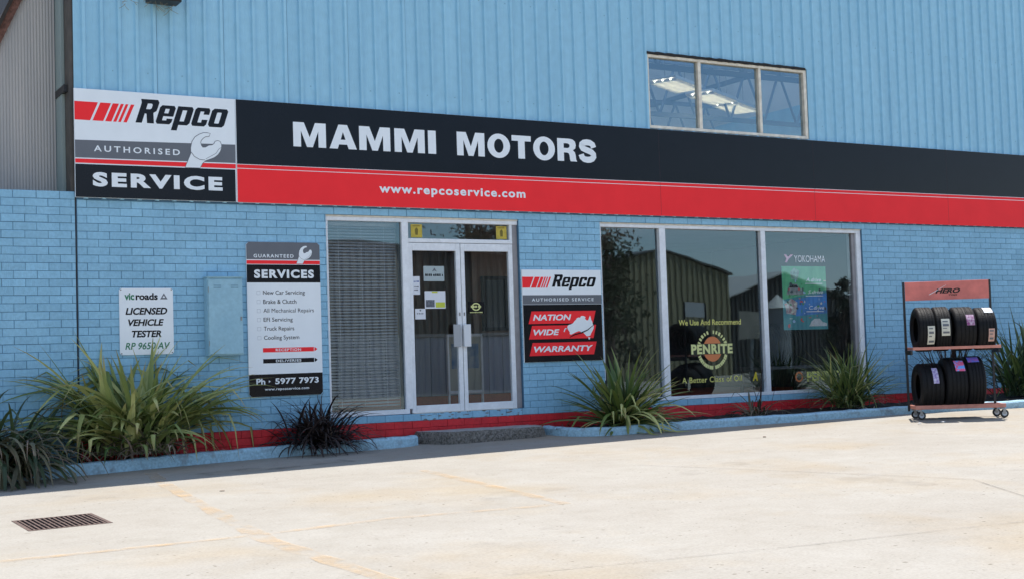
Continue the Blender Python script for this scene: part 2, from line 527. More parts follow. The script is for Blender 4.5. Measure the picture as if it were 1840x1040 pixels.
# ------------------------------------------------------------------ workshop building
Z1 = 2.747; RH = .086; BL = .24
def rowtop(k): return Z1 - RH*k       # joint below row k is rowtop(k)
OPEN = [(2.89, 5.545, .339, 2.747), (6.806, 11.565, .339, 2.747)]
def bricks(x0, x1, k0, k1, phase, seed, opens=(), multi=True):
    rnd = random.Random(seed); b = MB(); g = .0046
    for k in range(k0, k1+1):
        zb = rowtop(k); zt = zb+RH
        off = phase + (0 if k % 2 == 0 else BL/2)
        n0 = math.floor((x0-off)/BL)-1
        x = off+n0*BL
        while x < x1:
            a, c_ = max(x, x0), min(x+BL, x1)
            x += BL
            if c_-a < .015: continue
            segs = [(a, c_)]
            for (ox0, ox1, oz0, oz1) in opens:
                if zb+.01 < oz1 and zt-.01 > oz0:
                    ns = []
                    for (p, q) in segs:
                        if q <= ox0 or p >= ox1: ns.append((p, q)); continue
                        if p < ox0: ns.append((p, ox0))
                        if q > ox1: ns.append((ox1, q))
                    segs = ns
            for (p, q) in segs:
                if q-p < .012: continue
                j = rnd.uniform(-.0018, .0018); c = .0025
                jx = rnd.uniform(-.0012, .0012); jz = rnd.uniform(-.001, .001)
                b.cbox(p+g/2+jx, q-g/2+jx, j, .012, zb+g/2+jz, zt-g/2+jz, c*rnd.choice((.8, 1, 1, 1.7)), (rnd.choice((0, 0, 0, 1, 2)) if multi else 0))
    return b
BW, BD, BH = 22.0, 15.0, 7.0
bld = thing('workshop_building', 'blue painted brick and ribbed metal workshop with glass shopfront', 'building', (0, 0, 0))
bricks(.012, 19.9, 0, 29, .1147, 11, OPEN).build('brick_wall', BRICKS, bld)
rb = bricks(.012, 19.9, 30, 33, .1147, 12, (), False)
rb.build('painted_base', REDB, bld)
w_ = MB(); y0, y1 = .006, .23
zb, zt = .2535, 2.9
for (a, c_) in ((.006, 2.89), (5.545, 6.806), (11.565, 19.9)): w_.box(a, c_, y0, y1, zb, zt)
for (a, c_) in ((2.89, 5.545), (6.806, 11.565)):
    w_.box(a, c_, y0, y1, zb, .339); w_.box(a, c_, y0, y1, 2.747, zt)
w_.build('wall_core', MORTAR, bld)
MB().box(.006, 19.9, y0, y1, -.6, zb-.0005).build('base_core', REDM, bld)
# ribbed sheet
UW = (7.672, 10.575, 4.055, 5.10)
cl = MB(); prof = []
pitch = .1935; xr = .304
x = xr-pitch*2
prof.append((.0, 0.0))
while x < 20:
    for dx, yy in ((-.027, 0), (-.017, -.030), (.015, -.030), (.025, 0)):
        if x+dx > .01: prof.append((x+dx, yy))
    # two faint swages in the pan
    for dx, yy in ((pitch*.5-.006, 0), (pitch*.5, -.002), (pitch*.5+.006, 0)):
        if x+dx > .01: prof.append((x+dx, yy))
    x += pitch
YC = .008
for (xa, ya), (xb, yb) in zip(prof[:-1], prof[1:]):
    mid = (xa+xb)/2
    spans = [(2.84, BH)]
    if UW[0] < mid < UW[1]: spans = [(2.84, UW[2]), (UW[3], BH)]
    for z0, z1 in spans:
        k = len(cl.v)
        cl.add([(xa, YC+ya, z0), (xb, YC+yb, z0), (xb, YC+yb, z1), (xa, YC+ya, z1)], [(0, 1, 2, 3)])
for zs in (3.02+1.25, 5.55, 6.75, 6.95):
    x = xr
    while x < 19.8:
        if not (UW[0]-.05 < x < UW[1]+.05 and UW[2]-.1 < zs < UW[3]+.1):
            xx = x+pitch/2+.02
            cl.box(xx-.006, xx+.006, YC-.005, YC-.0005, zs-.006, zs+.006, 1)
        x += pitch*2
x = xr+pitch*3
while x < 19.8:
    xl = x+.0275
    if not UW[0]-.05 < xl < UW[1]+.05: cl.box(xl, xl+.006, YC-.0025, YC-.0005, 2.9, BH-.01, 1)
    x += pitch*4
o = cl.build('metal_cladding', [CLAD, mat('sheet_edge', (.20, .37, .48), .5)], bld)
# wall behind sheet, side walls, back, roof
w2 = MB()
for (a, c_, z0, z1) in ((.03, UW[0], 2.9, BH-.02), (UW[1], 19.9, 2.9, BH-.02), (UW[0], UW[1], 2.9, UW[2]-.002), (UW[0], UW[1], UW[3]+.002, BH-.02)):
    w2.box(a, c_, .015, .10, z0, z1)
w2.build('wall_lining', DARKI, bld)
for bx_ in ((.0, .12, .24, BD, -.6, BH+.013), (19.78, 19.9, .24, BD, -.6, BH+.013), (.12, 19.78, BD-.12, BD, -.6, BH+2.5)):
    MB().box(*bx_).build('outer_wall', CLAD, bld)
def roof_slab(x0, x1, ya, yb, lift=0.0):
    z = lambda y: BH+.18*max(0, y)+lift
    return [(x0, ya, z(ya)), (x1, ya, z(ya)), (x1, yb, z(yb)), (x0, yb, z(yb)), (x0, ya, z(ya)+.05), (x1, ya, z(ya)+.05), (x1, yb, z(yb)+.05), (x0, yb, z(yb)+.05)]
BX = [(0,3,2,1),(4,5,6,7),(0,1,5,4),(1,2,6,5),(2,3,7,6),(3,0,4,7)]
rf = MB()
rf.add(roof_slab(-.05, 19.95, -.03, 3.0), BX); rf.add(roof_slab(-.05, 19.95, 13.0, BD), BX)
for xa, xb in ((-.05, 4.0), (5.6, 9.5), (11.1, 14.0), (15.6, 18.0), (19.2, 19.95)): rf.add(roof_slab(xa, xb, 3.0, 13.0), BX)
rf.build('roof', mat('roof_sheet', (.5, .52, .54), .5, .1, 2), bld)
SKYL = bpy.data.materials.new('added_skylight_sheet'); SKYL.use_nodes = True  # skylights added out of view to bring daylight into the upper room
_t = SKYL.node_tree; _t.nodes.remove(_t.nodes['Principled BSDF'])
_a = _t.nodes.new('ShaderNodeBsdfTranslucent'); _a.inputs[0].default_value = (.5, .56, .6, 1)
_t.links.new(_a.outputs[0], _t.nodes['Material Output'].inputs[0])
for xa, xb in ((4.0, 5.6), (9.5, 11.1), (14.0, 15.6), (18.0, 19.2)):
    k_ = MB(); z = lambda y: BH+.18*y+.02
    k_.add([(xa, 3.0, z(3)), (xb, 3.0, z(3)), (xb, 13, z(13)), (xa, 13, z(13))], [(0, 1, 2, 3)]); k_.build('added_skylight', SKYL, bld)
# upper store floor / office shell
MB().box(.13, 19.7, .24, 5.2, 2.84, 2.95).build('office_ceiling', OFFW, bld)
MB().box(.13, 19.7, .235, 14.5, .20, .335).build('floor', CARPET, bld)
iw = MB()
iw.box(2.4, 2.5, .24, 4.6, .337, 2.838)
iw.box(2.5, 8.6, 4.5, 4.6, .337, 2.838)
x = 2.55
while x < 8.5:
    iw.box(x, x+.012, 4.49, 4.5, .34, 2.83); x += .305
iw.build('inner_wall', WOOD, bld)
iw = MB()
iw.box(12.6, 12.7, .24, 5.2, .337, 2.838); iw.box(8.6, 12.6, 4.9, 5.0, .337, 2.838)
iw.box(8.5, 8.6, 2.6, 4.49, .337, 2.838)
iw.build('inner_wall', DARKI, bld)
MB().box(.13, 19.6, 14.0, 14.1, 2.96, 9.3).build('inner_wall', OFFW, bld)
for xa in (.02, 19.79):
    gw = MB()
    gw.add([(xa, .25, BH), (xa+.09, .25, BH), (xa+.09, BD-.2, BH), (xa, BD-.2, BH), (xa, .25, BH+.18*.25-.02), (xa+.09, .25, BH+.18*.25-.02), (xa+.09, BD-.2, BH+.18*(BD-.2)-.02), (xa, BD-.2, BH+.18*(BD-.2)-.02)],
           [(0,3,2,1),(4,5,6,7),(0,1,5,4),(1,2,6,5),(2,3,7,6),(3,0,4,7)])
    gw.build('gable_lining', OFFW, bld)
# internal office window seen through the right door leaf
pw = MB()
for (a, c_, z0, z1) in ((6.9, 7.75, 2.20, 2.26), (6.9, 7.75, 1.42, 1.47), (6.9, 6.96, 1.47, 2.20), (7.3, 7.35, 1.47, 2.20), (7.69, 7.75, 1.47, 2.20)):
    pw.box(a, c_, 3.44, 3.5, z0, z1)
pw.build('inner_window_frame', BLACKM, bld)
MB().box(6.96, 7.69, 3.465, 3.475, 1.47, 2.20).build('inner_window_pane', mat('blue_grey_glass', (.09, .11, .13), .1), bld)
MB().box(6.75, 8.4, 3.5, 3.58, .337, 2.838).build('inner_wall', WOOD, bld)

# trusses under the roof
for Yt in (5.0, 9.0, 13.0):
    tr = MB(); zb_, zt_ = 6.25, 7.45
    tr.box(.2, 19.7, Yt-.03, Yt+.03, zb_-.05, zb_+.05); tr.box(.2, 19.7, Yt-.03, Yt+.03, zt_-.05, zt_+.05)
    x = .6
    while x < 19:
        tr.tube([(x, Yt, zb_), (x+.5, Yt, zt_)], .03, 6); tr.tube([(x+.5, Yt, zt_), (x+1.0, Yt, zb_)], .03, 6); x += 1.0
    tr.build('roof_truss', TRUSS, bld)
for k, Xp in enumerate((2, 6, 10, 14, 18)):
    MB().box(Xp-.05, Xp+.05, .5, 13.9, 7.5, 7.6).build('purlin', TRUSS, bld)

# corner post with bracket, side return
MB().box(-.045, -.002, .02, .24, 2.9, 7.0).build('corner_post', POSTM, bld)
MB().box(-.075, -.045, .25, .56, 2.9, 7.0).build('corner_trim', GREENE, bld)
MB().box(-.085, -.046, .10, .55, 4.02, 4.10).build('bracket', BLACKM, bld)
MB().box(-.006, .006, .002, .2, -.2, 2.88).build('movement_joint', DARKJ, bld)
# chipped paint under the door and a crack in the wall
cp = MB(); rnd = random.Random(5)
for i in range(46):
    x = rnd.uniform(4.05, 5.5); z = rnd.choice((.262, .27, .33, .30)) + rnd.gauss(0, .008); w = rnd.uniform(.008, .05); h = rnd.uniform(.004, .012)
    n = 7
    cp.add([(x+w*math.cos(2*math.pi*k/n)*rnd.uniform(.5, 1), -.0035, z+h*math.sin(2*math.pi*k/n)*rnd.uniform(.5, 1)) for k in range(n)], [tuple(range(n))])
cp.build('chipped_paint', mat('bare_mortar', (.20, .19, .19), .9), bld)
ck = MB()
z = 1.63; x = 11.745
while z > 1.22:
    h = rnd.uniform(.02, .06)
    if rnd.random() < .75: ck.box(x-.004, x+.005, -.004, .0, z-h, z)
    z -= h; x += rnd.uniform(-.004, .004)
ck.build('wall_crack', DARKJ, bld)

def rails(mb, members, y0, y1, c=.004):
    for (a, b_, z0, z1) in members: mb.cbox(a, b_, y0, y1, z0, z1, c)

# ---- shop window beside the door with sidelight
wn = thing('window', None, None, (2.89, 0, .339)); wn.parent = bld; ABS[wn.name] = Vector((2.89, 0, .339))
fm = MB()
rails(fm, [(2.892, 2.925, .40, 2.68), (2.892, 5.543, 2.68, 2.730), (3.895, 3.985, .40, 2.68), (2.892, 3.945, .342, .40)], .03, .11)
fm.build('frame', WHITEF, wn)
fm = MB(); rails(fm, [(5.468, 5.543, .342, 2.68)], .045, .13); fm.build('jamb', BROWNF, wn)
MB().box(2.892, 5.543, .02, .2, 2.730, 2.747).build('lintel', CREAMF, wn)
MB().box(2.925, 3.895, .066, .072, .40, 2.68).build('glass', GLASS, wn)
MB().box(3.862, 3.895, .075, .11, .40, 2.68).build('seal', DARKJ, wn)
fm = MB(); rails(fm, [(3.985, 5.468, 2.435, 2.485), (5.43, 5.468, 2.485, 2.68)], .04, .11); fm.build('transom', WHITEF, wn)
MB().box(3.985, 5.43, .074, .080, 2.485, 2.68).build('glass', GLASS, wn)
MB().box(4.315, 4.325, .068, .073, 2.535, 2.60).box(4.325, 4.375, .068, .073, 2.535, 2.545).build('bracket', BLACKM, wn)
MB().box(3.99, 5.46, .02, .22, .339, .345).build('threshold', CREAMF, wn)

def door(x0, x1, hx0, hx1, hm):
    d = thing('door', None, None, (x0, 0, .346)); d.parent = bld; ABS[d.name] = Vector((x0, 0, .346))
    f_ = MB()
    rails(f_, [(x0, x0+.055, .346, 2.43), (x1-.062, x1, .346, 2.43), (x0+.055, x1-.062, .346, .435), (x0+.055, x1-.062, 2.335, 2.43)], .045, .09)
    f_.build('frame', WHITEF, d)
    MB().box(x0+.055, x1-.062, .064, .070, .435, 2.335).build('glass', GLASSD, d)
    h = MB(); h.cbox(hx0, hx1, -.01, .004, 1.14, 1.42, .004); h.box(hx0+.03, hx0+.05, .004, .05, 1.17, 1.19); h.box(hx0+.03, hx0+.05, .004, .05, 1.37, 1.39)
    h.build('handle', hm, d)
    lk = MB(); lk.lathe_x([(0, .012), (.006, .012)], 12) if False else lk.box((x0+.02 if hx0 > 4.68 else x1-.04), (x0+.036 if hx0 > 4.68 else x1-.024), .038, .045, 1.53, 1.57)
    lk.build('lock', STEEL, d)
    return d
door(3.985, 4.706, 4.555, 4.655, mat('clear_handle_plate', (.36, .38, .40), .3))
door(4.712, 5.468, 4.70, 4.80, mat('white_handle_plate', (.66, .69, .72), .3))
MB().box(4.706, 4.712, .05, .085, .35, 2.43).build('door_gap_seal', DARKJ, bld)

# ---- large shop window
wn2 = thing('window', None, None, (6.806, 0, .339)); wn2.parent = bld; ABS[wn2.name] = Vector((6.806, 0, .339))
fm = MB()
rails(fm, [(6.808, 6.838, .385, 2.685), (6.808, 11.563, 2.685, 2.732), (6.808, 11.563, .340, .385), (11.47, 11.563, .385, 2.685)], .03, .14)
fm.build('frame', WHITEF, wn2)
fm = MB(); rails(fm, [(7.80, 7.905, .385, 2.685)], .03, .14); fm.build('mullion', WHITEF, wn2)
fm = MB(); rails(fm, [(9.605, 9.69, .385, 2.685)], .03, .14); fm.build('mullion', WHITEF, wn2)
fm = MB(); rails(fm, [(11.40, 11.47, .385, 2.685)], .06, .16); fm.build('inner_jamb', BROWNF, wn2)
MB().box(6.808, 11.563, .02, .2, 2.732, 2.747).build('lintel', CREAMF, wn2)
for a, c_ in ((6.838, 7.80), (7.905, 9.605), (9.69, 11.40)):
    MB().box(a, c_, .085, .091, .385, 2.685).build('glass', GLASS, wn2)
for a in (7.775, 9.58):
    MB().box(a, a+.025, .095, .13, .385, 2.685).build('seal', DARKJ, wn2)

# ---- upper window
wn3 = thing('window', None, None, (7.69, 0, 4.06)); wn3.parent = bld; ABS[wn3.name] = Vector((7.69, 0, 4.06))
fm = MB()
rails(fm, [(7.675, 7.70, 4.10, 5.045), (10.515, 10.572, 4.10, 5.045), (7.675, 10.572, 5.045, 5.085), (7.675, 10.572, 4.058, 4.10)], -.012, .08)
fm.build('frame', CREAMF, wn3)
for a, c_ in ((8.552, 8.606), (9.655, 9.703)):
    fm = MB(); rails(fm, [(a, c_, 4.10, 5.045)], -.008, .075); fm.build('mullion', CREAMF, wn3)
for a, c_ in ((7.70, 8.552), (8.606, 9.655), (9.703, 10.515)):
    MB().box(a, c_, .04, .046, 4.10, 5.045).build('glass', GLASSU, wn3)
hd = MB(); rnd = random.Random(9)
pts = []
x = 7.665
top = []; bot = []
while x < 10.60:
    top.append((x, 5.118+rnd.uniform(-.006, .006))); bot.append((x, 5.088+rnd.uniform(-.012, .004))); x += .06
hd.prism(bot+top[::-1], -.032, .01)
hd.build('head_flashing', mat('tarry_sealant', (.022, .02, .02), .8, .4, 20), wn3)

# ------------------------------------------------------------------ left boundary wall and shed behind it
bw = thing('brick_wall', 'low blue painted brick wall running off to the left of the workshop', 'wall', (-3, 0, -.1))
bricks(-6.0, -.008, 0, 33, -.0495+.0, 21).build('brick_face', BRICKS, bw)
bricks(-6.0, -.008, -1, -1, -.0495, 22).build('coping_course', BRICKS, bw)
MB().box(-6.0, -.008, .006, .23, -.6, 2.902).build('wall_core', MORTAR, bw)
sh = thing('corrugated_shed', 'grey corrugated shed with a steep roof edge behind the low brick wall', 'shed', (-1, .6, 0))
cs = MB(); x = -2.6; pit = .033; YS = .60
vs = []
def rakez(x): return 4.70 + (x+.66)*2.17
n = 0
xs_ = []
x = -1.9
while x < -.07:
    xs_.append(x); x += pit/6
for i, x in enumerate(xs_):
    yy = YS + .004*math.sin(2*math.pi*x/pit)
    vs += [(x, yy, -.3), (x, yy, max(.2, min(7.2, rakez(x)+.06)))]
cs.add(vs, [(2*i, 2*i+2, 2*i+3, 2*i+1) for i in range(len(xs_)-1)])
cs.build('corrugated_wall', GREYCORR, sh, smooth=True)
def slab(o0, o1, ya, yb):
    # a sloping board following the roof edge; offsets measured across the slope
    nx, nz_ = -.908, .418
    xa, xb = -2.1, .0
    return [(xa+nx*o0, ya, rakez(xa)+nz_*o0), (xb+nx*o0, ya, rakez(xb)+nz_*o0), (xb+nx*o1, ya, rakez(xb)+nz_*o1), (xa+nx*o1, ya, rakez(xa)+nz_*o1),
            (xa+nx*o0, yb, rakez(xa)+nz_*o0), (xb+nx*o0, yb, rakez(xb)+nz_*o0), (xb+nx*o1, yb, rakez(xb)+nz_*o1), (xa+nx*o1, yb, rakez(xa)+nz_*o1)]
BF = [(0,3,2,1),(4,5,6,7),(0,1,5,4),(1,2,6,5),(2,3,7,6),(3,0,4,7)]
MB().add(slab(-.045, .035, .55, .62), BF).build('bargeboard', RUST, sh)
MB().add(slab(.036, .075, .50, 9), BF).build('roof', FASCIA, sh)

# ------------------------------------------------------------------ signs
def rep_bars(x0, z0, z1, sc, y, parent, shear=.43):
    """five slanted bars after a long one"""
    b = MB()
    h = z1-z0
    segs = [(0, .165, True), (.190, .305, False), (.325, .392, False), (.412, .445, False), (.465, .495, False), (.522, .560, False)]
    for a, c_, first in segs:
        a *= sc; c_ *= sc
        s_ = shear*h
        p = [(x0+a if first else x0+a, z0), (x0+c_, z0), (x0+c_+s_, z1), (x0+a+(0 if first else s_), z1)]
        b.add([(q[0], y, q[1]) for q in p], [(0, 1, 2, 3)])
    return b.build('red_bars', SRED, parent)

def rr(x0, x1, z0, z1, c):
    """loop with cut corners"""
    return [(x0+c, z0), (x1-c, z0), (x1, z0+c), (x1, z1-c), (x1-c, z1), (x0+c, z1), (x0, z1-c), (x0, z0+c)]
def logo_word(x0, x1, zb, zx, y, M, parent):
    """heavy slanted word with an open R, built from cut-corner loops; zb baseline, zx x-height"""
    L = []
    # units: x-height 1, letters placed on a line; shear applied afterwards
    st = .30
    # R
    L.append([(0, 0), (.36, 0), (.36, .50), (.46, .50), (.66, 0), (1.06, 0), (.84, .56), (.98, .66), (1.0, .80), (1.0, 1.12), (.88, 1.26), (-.10, 1.26), (-.02, 1.10), (0, 1.02)])
    L.append([(.36, .74), (.60, .74), (.66, .80), (.66, .98), (.60, 1.04), (.36, 1.04)])
    # e
    a = 1.12
    L.append([(a+.10, 0), (a+.82, 0), (a+.92, .12), (a+.92, .30), (a+.58, .30), (a+.58, .20), (a+.34, .20), (a+.34, .42), (a+.92, .42), (a+.92, .88), (a+.80, 1), (a+.10, 1), (a, .88), (a, .12)])
    L.append([(a+.34, .58), (a+.58, .58), (a+.58, .82), (a+.34, .82)])
    # p
    a = 2.14
    L.append([(a, -.30), (a+.34, -.30), (a+.34, 0), (a+.84, 0), (a+.96, .12), (a+.96, .88), (a+.84, 1), (a, 1)])
    L.append([(a+.34, .2), (a+.60, .2), (a+.60, .80), (a+.34, .80)])
    # c
    a = 3.20
    L.append([(a+.10, 0), (a+.80, 0), (a+.90, .12), (a+.90, .36), (a+.56, .36), (a+.56, .20), (a+.34, .20), (a+.34, .80), (a+.56, .80), (a+.56, .64), (a+.90, .64), (a+.90, .88), (a+.80, 1), (a+.10, 1), (a, .88), (a, .12)])
    # o
    a = 4.20
    L.append(rr(a, a+.98, 0, 1, .12)); L.append(rr(a+.34, a+.62, .2, .8, .03))
    h = zx-zb; sh_ = .36
    w = 5.18+sh_
    k = (x1-x0)/w
    loops = [[(x0+(p[0]+p[1]*sh_)*k, zb+p[1]*h) for p in lp] for lp in L]
    return flat('logo_word', shape2d(loops), y, M, parent)

WR = [(1.195, 3.227), (1.263, 3.388), (1.262, 3.45), (1.278, 3.52), (1.313, 3.573), (1.36, 3.605), (1.406, 3.624), (1.45, 3.628), (1.486, 3.622), (1.471, 3.593), (1.43, 3.586), (1.405, 3.569), (1.378, 3.54), (1.372, 3.513), (1.38, 3.48), (1.397, 3.459), (1.43, 3.462), (1.468, 3.485), (1.51, 3.492), (1.534, 3.512), (1.545, 3.535), (1.575, 3.545), (1.60, 3.536), (1.614, 3.50), (1.612, 3.46), (1.595, 3.42), (1.569, 3.385), (1.53, 3.355), (1.484, 3.335), (1.428, 3.314), (1.39, 3.28), (1.361, 3.227)]
def grow(lp, d):
    cx = sum(p[0] for p in lp)/len(lp); cz = sum(p[1] for p in lp)/len(lp)
    out = []
    n = len(lp)
    for i in range(n):
        a = Vector(lp[i-1]); b = Vector(lp[(i+1) % n]); tdir = (b-a).normalized()
        out.append((lp[i][0]-tdir.y*d, lp[i][1]+tdir.x*d))
    return out
def wrench(mapf, y, parent, lw):
    lp = [mapf(*p) for p in WR]
    flat('wrench_outline', shape2d([grow(lp, lw)]), y, SGREY, parent)
    w = flat('wrench', shape2d([lp]), y-.0008, SWHITE, parent)
    b = MB()
    arc = [mapf(*p) for p in ((1.263, 3.40), (1.30, 3.352), (1.36, 3.322), (1.42, 3.318))]
    b.tube([(p[0], y-.0012, p[1]) for p in arc], lw*.5, 5)
    arc = [mapf(*p) for p in ((1.614, 3.47), (1.583, 3.45), (1.55, 3.40), (1.49, 3.365), (1.43, 3.33))]
    b.tube([(p[0], y-.0012, p[1]) for p in arc], lw*.35, 5)
    b.build('wrench_line', SGREY, parent)

YB = -.050
def heavy_word(word, gaps, x0, x1, z0, z1, y, M, parent):
    circ = lambda cx, cz, a, b_, n=28: [(cx+a*math.cos(2*math.pi*k/n), cz+b_*math.sin(2*math.pi*k/n)) for k in range(n)]
    G = {
     'M': (1.24, [[(0,0),(0,1),(.41,1),(.62,.40),(.83,1),(1.24,1),(1.24,0),(.95,0),(.95,.66),(.73,0),(.51,0),(.29,.66),(.29,0)]]),
     'A': (1.06, [[(0,0),(.36,1),(.70,1),(1.06,0),(.74,0),(.685,.18),(.37,.18),(.315,0)], [(.435,.38),(.625,.38),(.53,.70)]]),
     'I': (.33, [[(0,0),(.33,0),(.33,1),(0,1)]]),
     'O': (1.04, [circ(.52,.5,.52,.525), circ(.52,.5,.215,.30)]),
     'T': (.90, [[(0,1),(0,.76),(.295,.76),(.295,0),(.605,0),(.605,.76),(.90,.76),(.90,1)]]),
     'R': (.95, [[(0,0),(0,1),(.60,1),(.76,.97),(.87,.88),(.905,.72),(.87,.58),(.75,.49),(.85,.41),(.885,.25),(.90,.08),(.95,0),(.63,0),(.60,.08),(.585,.24),(.55,.345),(.46,.38),(.31,.38),(.31,0)], [(.31,.58),(.50,.58),(.58,.62),(.60,.69),(.58,.75),(.50,.79),(.31,.79)]]),
    }
    SP = [(.76,.66),(.71,.80),(.58,.875),(.43,.89),(.28,.865),(.18,.79),(.165,.70),(.22,.615),(.36,.56),(.52,.51),(.66,.45),(.745,.36),(.755,.26),(.68,.165),(.56,.115),(.43,.105),(.28,.13),(.18,.21),(.135,.34)]
    tot = sum((.90 if c_ == 'S' else G[c_][0]) for c_ in word)+sum(gaps)
    kx = (x1-x0)/tot; kz = z1-z0; b = MB(); x = 0
    for i, c_ in enumerate(word):
        if c_ == 'S':
            vs = []
            for j, p in enumerate(SP):
                d = (Vector(SP[min(j+1, len(SP)-1)])-Vector(SP[max(j-1, 0)])).normalized(); n_ = Vector((-d.y, d.x))*.135
                for sg_ in (1, -1): vs.append((x0+(x+p[0]+n_.x*sg_)*kx, y, z0+(p[1]+n_.y*sg_)*kz))
            b.add(vs, [(2*j, 2*j+1, 2*j+3, 2*j+2) for j in range(len(SP)-1)]); w = .90
        else:
            w, L = G[c_]
            vf = shape2d([[(x0+(x+p[0])*kx, z0+p[1]*kz) for p in lp] for lp in L])
            flat('', vf, y, None, mb=b)
        x += w+(gaps[i] if i < len(gaps) else 0)
    return b.build('lettering', M, parent)
# square service panel
sg = thing('sign_board', 'white grey and black square sign with wrench and large word SERVICE at the workshop corner', 'sign', (0, -.05, 2.85))
MB().cbox(-.012, 1.786, YB, -.022, 2.852, 4.038, .002).build('panel', SWHITE, sg)
flat('grey_band', ([(-.010, 3.282), (1.780, 3.300), (1.780, 3.512), (-.010, 3.474)], [(0, 1, 2, 3)]), YB-.001, SGREY, sg)
flat('red_band', ([(-.010, 3.225), (1.780, 3.236), (1.780, 3.288), (-.010, 3.270)], [(0, 1, 2, 3)]), YB-.001, SRED, sg)
flat('black_band', ([(-.010, 2.854), (1.774, 2.854), (1.774, 3.224), (-.010, 3.213)], [(0, 1, 2, 3)]), YB-.001, SBLACK, sg)
rep_bars(-.010, 3.694, 3.896, 1.0, YB-.001, sg)
logo_word(.645, 1.714, 3.700, 3.912, YB-.001, SBLACK, sg)
text('AUTHORISED', .19, 1.135, 3.357, 3.424, YB-.002, SWHITE, sg, off=.018, space=1.45)
text('SERVICE', .172, 1.62, 2.974, 3.132, YB-.002, SWHITE, sg, off=.05, space=1.25)
wrench(lambda x, z: (x, z), YB-.003, sg, .007)

# long fascia sign
sg = thing('sign_board', 'long black and red fascia sign with big white capitals across the workshop front', 'sign', (8, -.05, 2.85))
XA, XB = 1.79, 17.6
MB().cbox(XA, XB, YB, -.022, 2.850, 4.040, .002).build('panel', SWHITE, sg)
def band(za0, zb0, za1, zb1, M, nm):
    return flat(nm, ([(XA+.006, za0), (XB, za1), (XB, zb1), (XA+.006, zb0)], [(0, 1, 2, 3)]), YB-.001, M, sg)
band(3.293, 4.038, 3.345, 4.038, SBLACK, 'black_band')
band(3.246, 3.287, 3.300, 3.338, SRED, 'red_line')
band(2.852, 3.239, 2.842, 3.291, SRED, 'red_band')
heavy_word('MAMMI', (.13, .10, .17, .14), 2.485, 4.361, 3.530, 3.820, YB-.002, SWHITE, sg)
heavy_word('MOTORS', (.13, .08, .10, .12, .07), 4.655, 6.757, 3.530, 3.828, YB-.002, SWHITE, sg)
jn = MB()
for xj in (7.79, 10.6, 13.4, 16.2): jn.box(xj, xj+.003, YB-.0016, YB-.0012, 2.86, 4.03)
jn.build('panel_joint', mat('joint_grime', (.05, .03, .035), .8), sg)
text('www.repcoservice.com', 3.572, 5.632, 2.990, 3.125, YB-.002, SWHITE, sg, off=.03, space=1.18)

# tall services panel
sg = thing('sign_board', 'tall white services list sign with black foot and phone number beside the blinded window', 'sign', (2.34, -.02, .63))
YP = -.022
MB().prism(rr(1.892, 2.792, .628, 2.402, .03), YP, -.004).build('panel', SWHITE, sg)
flat('grey_band', ([(1.893, 2.20), (2.791, 2.20), (2.791, 2.372), (2.762, 2.401), (1.922, 2.401), (1.893, 2.372)], [tuple(range(6))]), YP-.001, SGREY, sg)
flat('red_band', rect2d(1.893, 2.791, 2.148, 2.190), YP-.001, SRED, sg)
flat('black_band', rect2d(1.893, 2.791, 1.935, 2.142), YP-.001, SBLACK, sg)
flat('black_band', ([(1.893, .658), (1.922, .629), (2.762, .629), (2.791, .658), (2.791, .884), (1.893, .884)], [tuple(range(6))]), YP-.001, SBLACK, sg)
text('GUARANTEED', 1.979, 2.465, 2.222, 2.262, YP-.002, SWHITE, sg, off=.02, space=1.3)
text('SERVICES', 1.98, 2.712, 1.985, 2.085, YP-.002, SWHITE, sg, off=.045, space=1.2)
kx = .42
wrench(lambda x, z: (2.50+(x-1.195)*.46, 2.155+(z-3.227)*.52), YP-.003, sg, .003)
INK = SBLACK
for i, (s_, w) in enumerate((('New Car Servicing', .512), ('Brake & Clutch', .405), ('All Mechanical Repairs', .62), ('EFI Servicing', .355), ('Truck Repairs', .37), ('Cooling System', .43))):
    z = 1.800-i*.1035
    hh = .062 if any(ch in s_ for ch in 'gyp') else .05
    text(s_, 2.082, 2.082+w, z-(hh-.045), z+.045, YP-.001, INK, sg, off=0.0 if 'M' in s_ else .006)
    b = MB()
    bx, bz, bs = 2.005, z-.003, .044
    for q in ((bx, bx+bs, bz, bz+.004), (bx, bx+bs, bz+bs-.004, bz+bs), (bx, bx+.004, bz+.004, bz+bs-.004), (bx+bs-.004, bx+bs, bz+.004, bz+bs-.004)):
        flat('', rect2d(*q), YP-.001, None, mb=b)
    b.build('tick_box', SGREYL, sg)
for z, M, s_ in ((1.160, SRED, 'RECEPTION'), (1.034, SBLACK, 'DELIVERIES')):
    b = MB(); flat('', rect2d(2.066, 2.690, z-.025, z+.025), YP-.001, None, mb=b)
    b.add([(2.698, YP-.001, z-.025), (2.735, YP-.001, z), (2.698, YP-.001, z+.025)], [(0, 1, 2)])
    b.build('arrow_bar', M, sg)
    text(s_, 2.22, 2.53, z-.015, z+.015, YP-.002, SWHITE, sg, off=.02, space=1.15)
text('Ph', 1.978, 2.085, .765, .835, YP-.002, SWHITE, sg, off=.03)
b = MB(); b.add([(2.128, YP-.002, .785), (2.150, YP-.002, .80), (2.128, YP-.002, .815)], [(0, 1, 2)]); b.build('arrow_mark', SWHITE, sg)
text('5977 7973', 2.205, 2.740, .765, .835, YP-.002, SWHITE, sg, off=.03, space=1.05)
text('www.repcoservice.com', 2.078, 2.618, .688, .725, YP-.002, SWHITE, sg, off=.02, space=1.1)

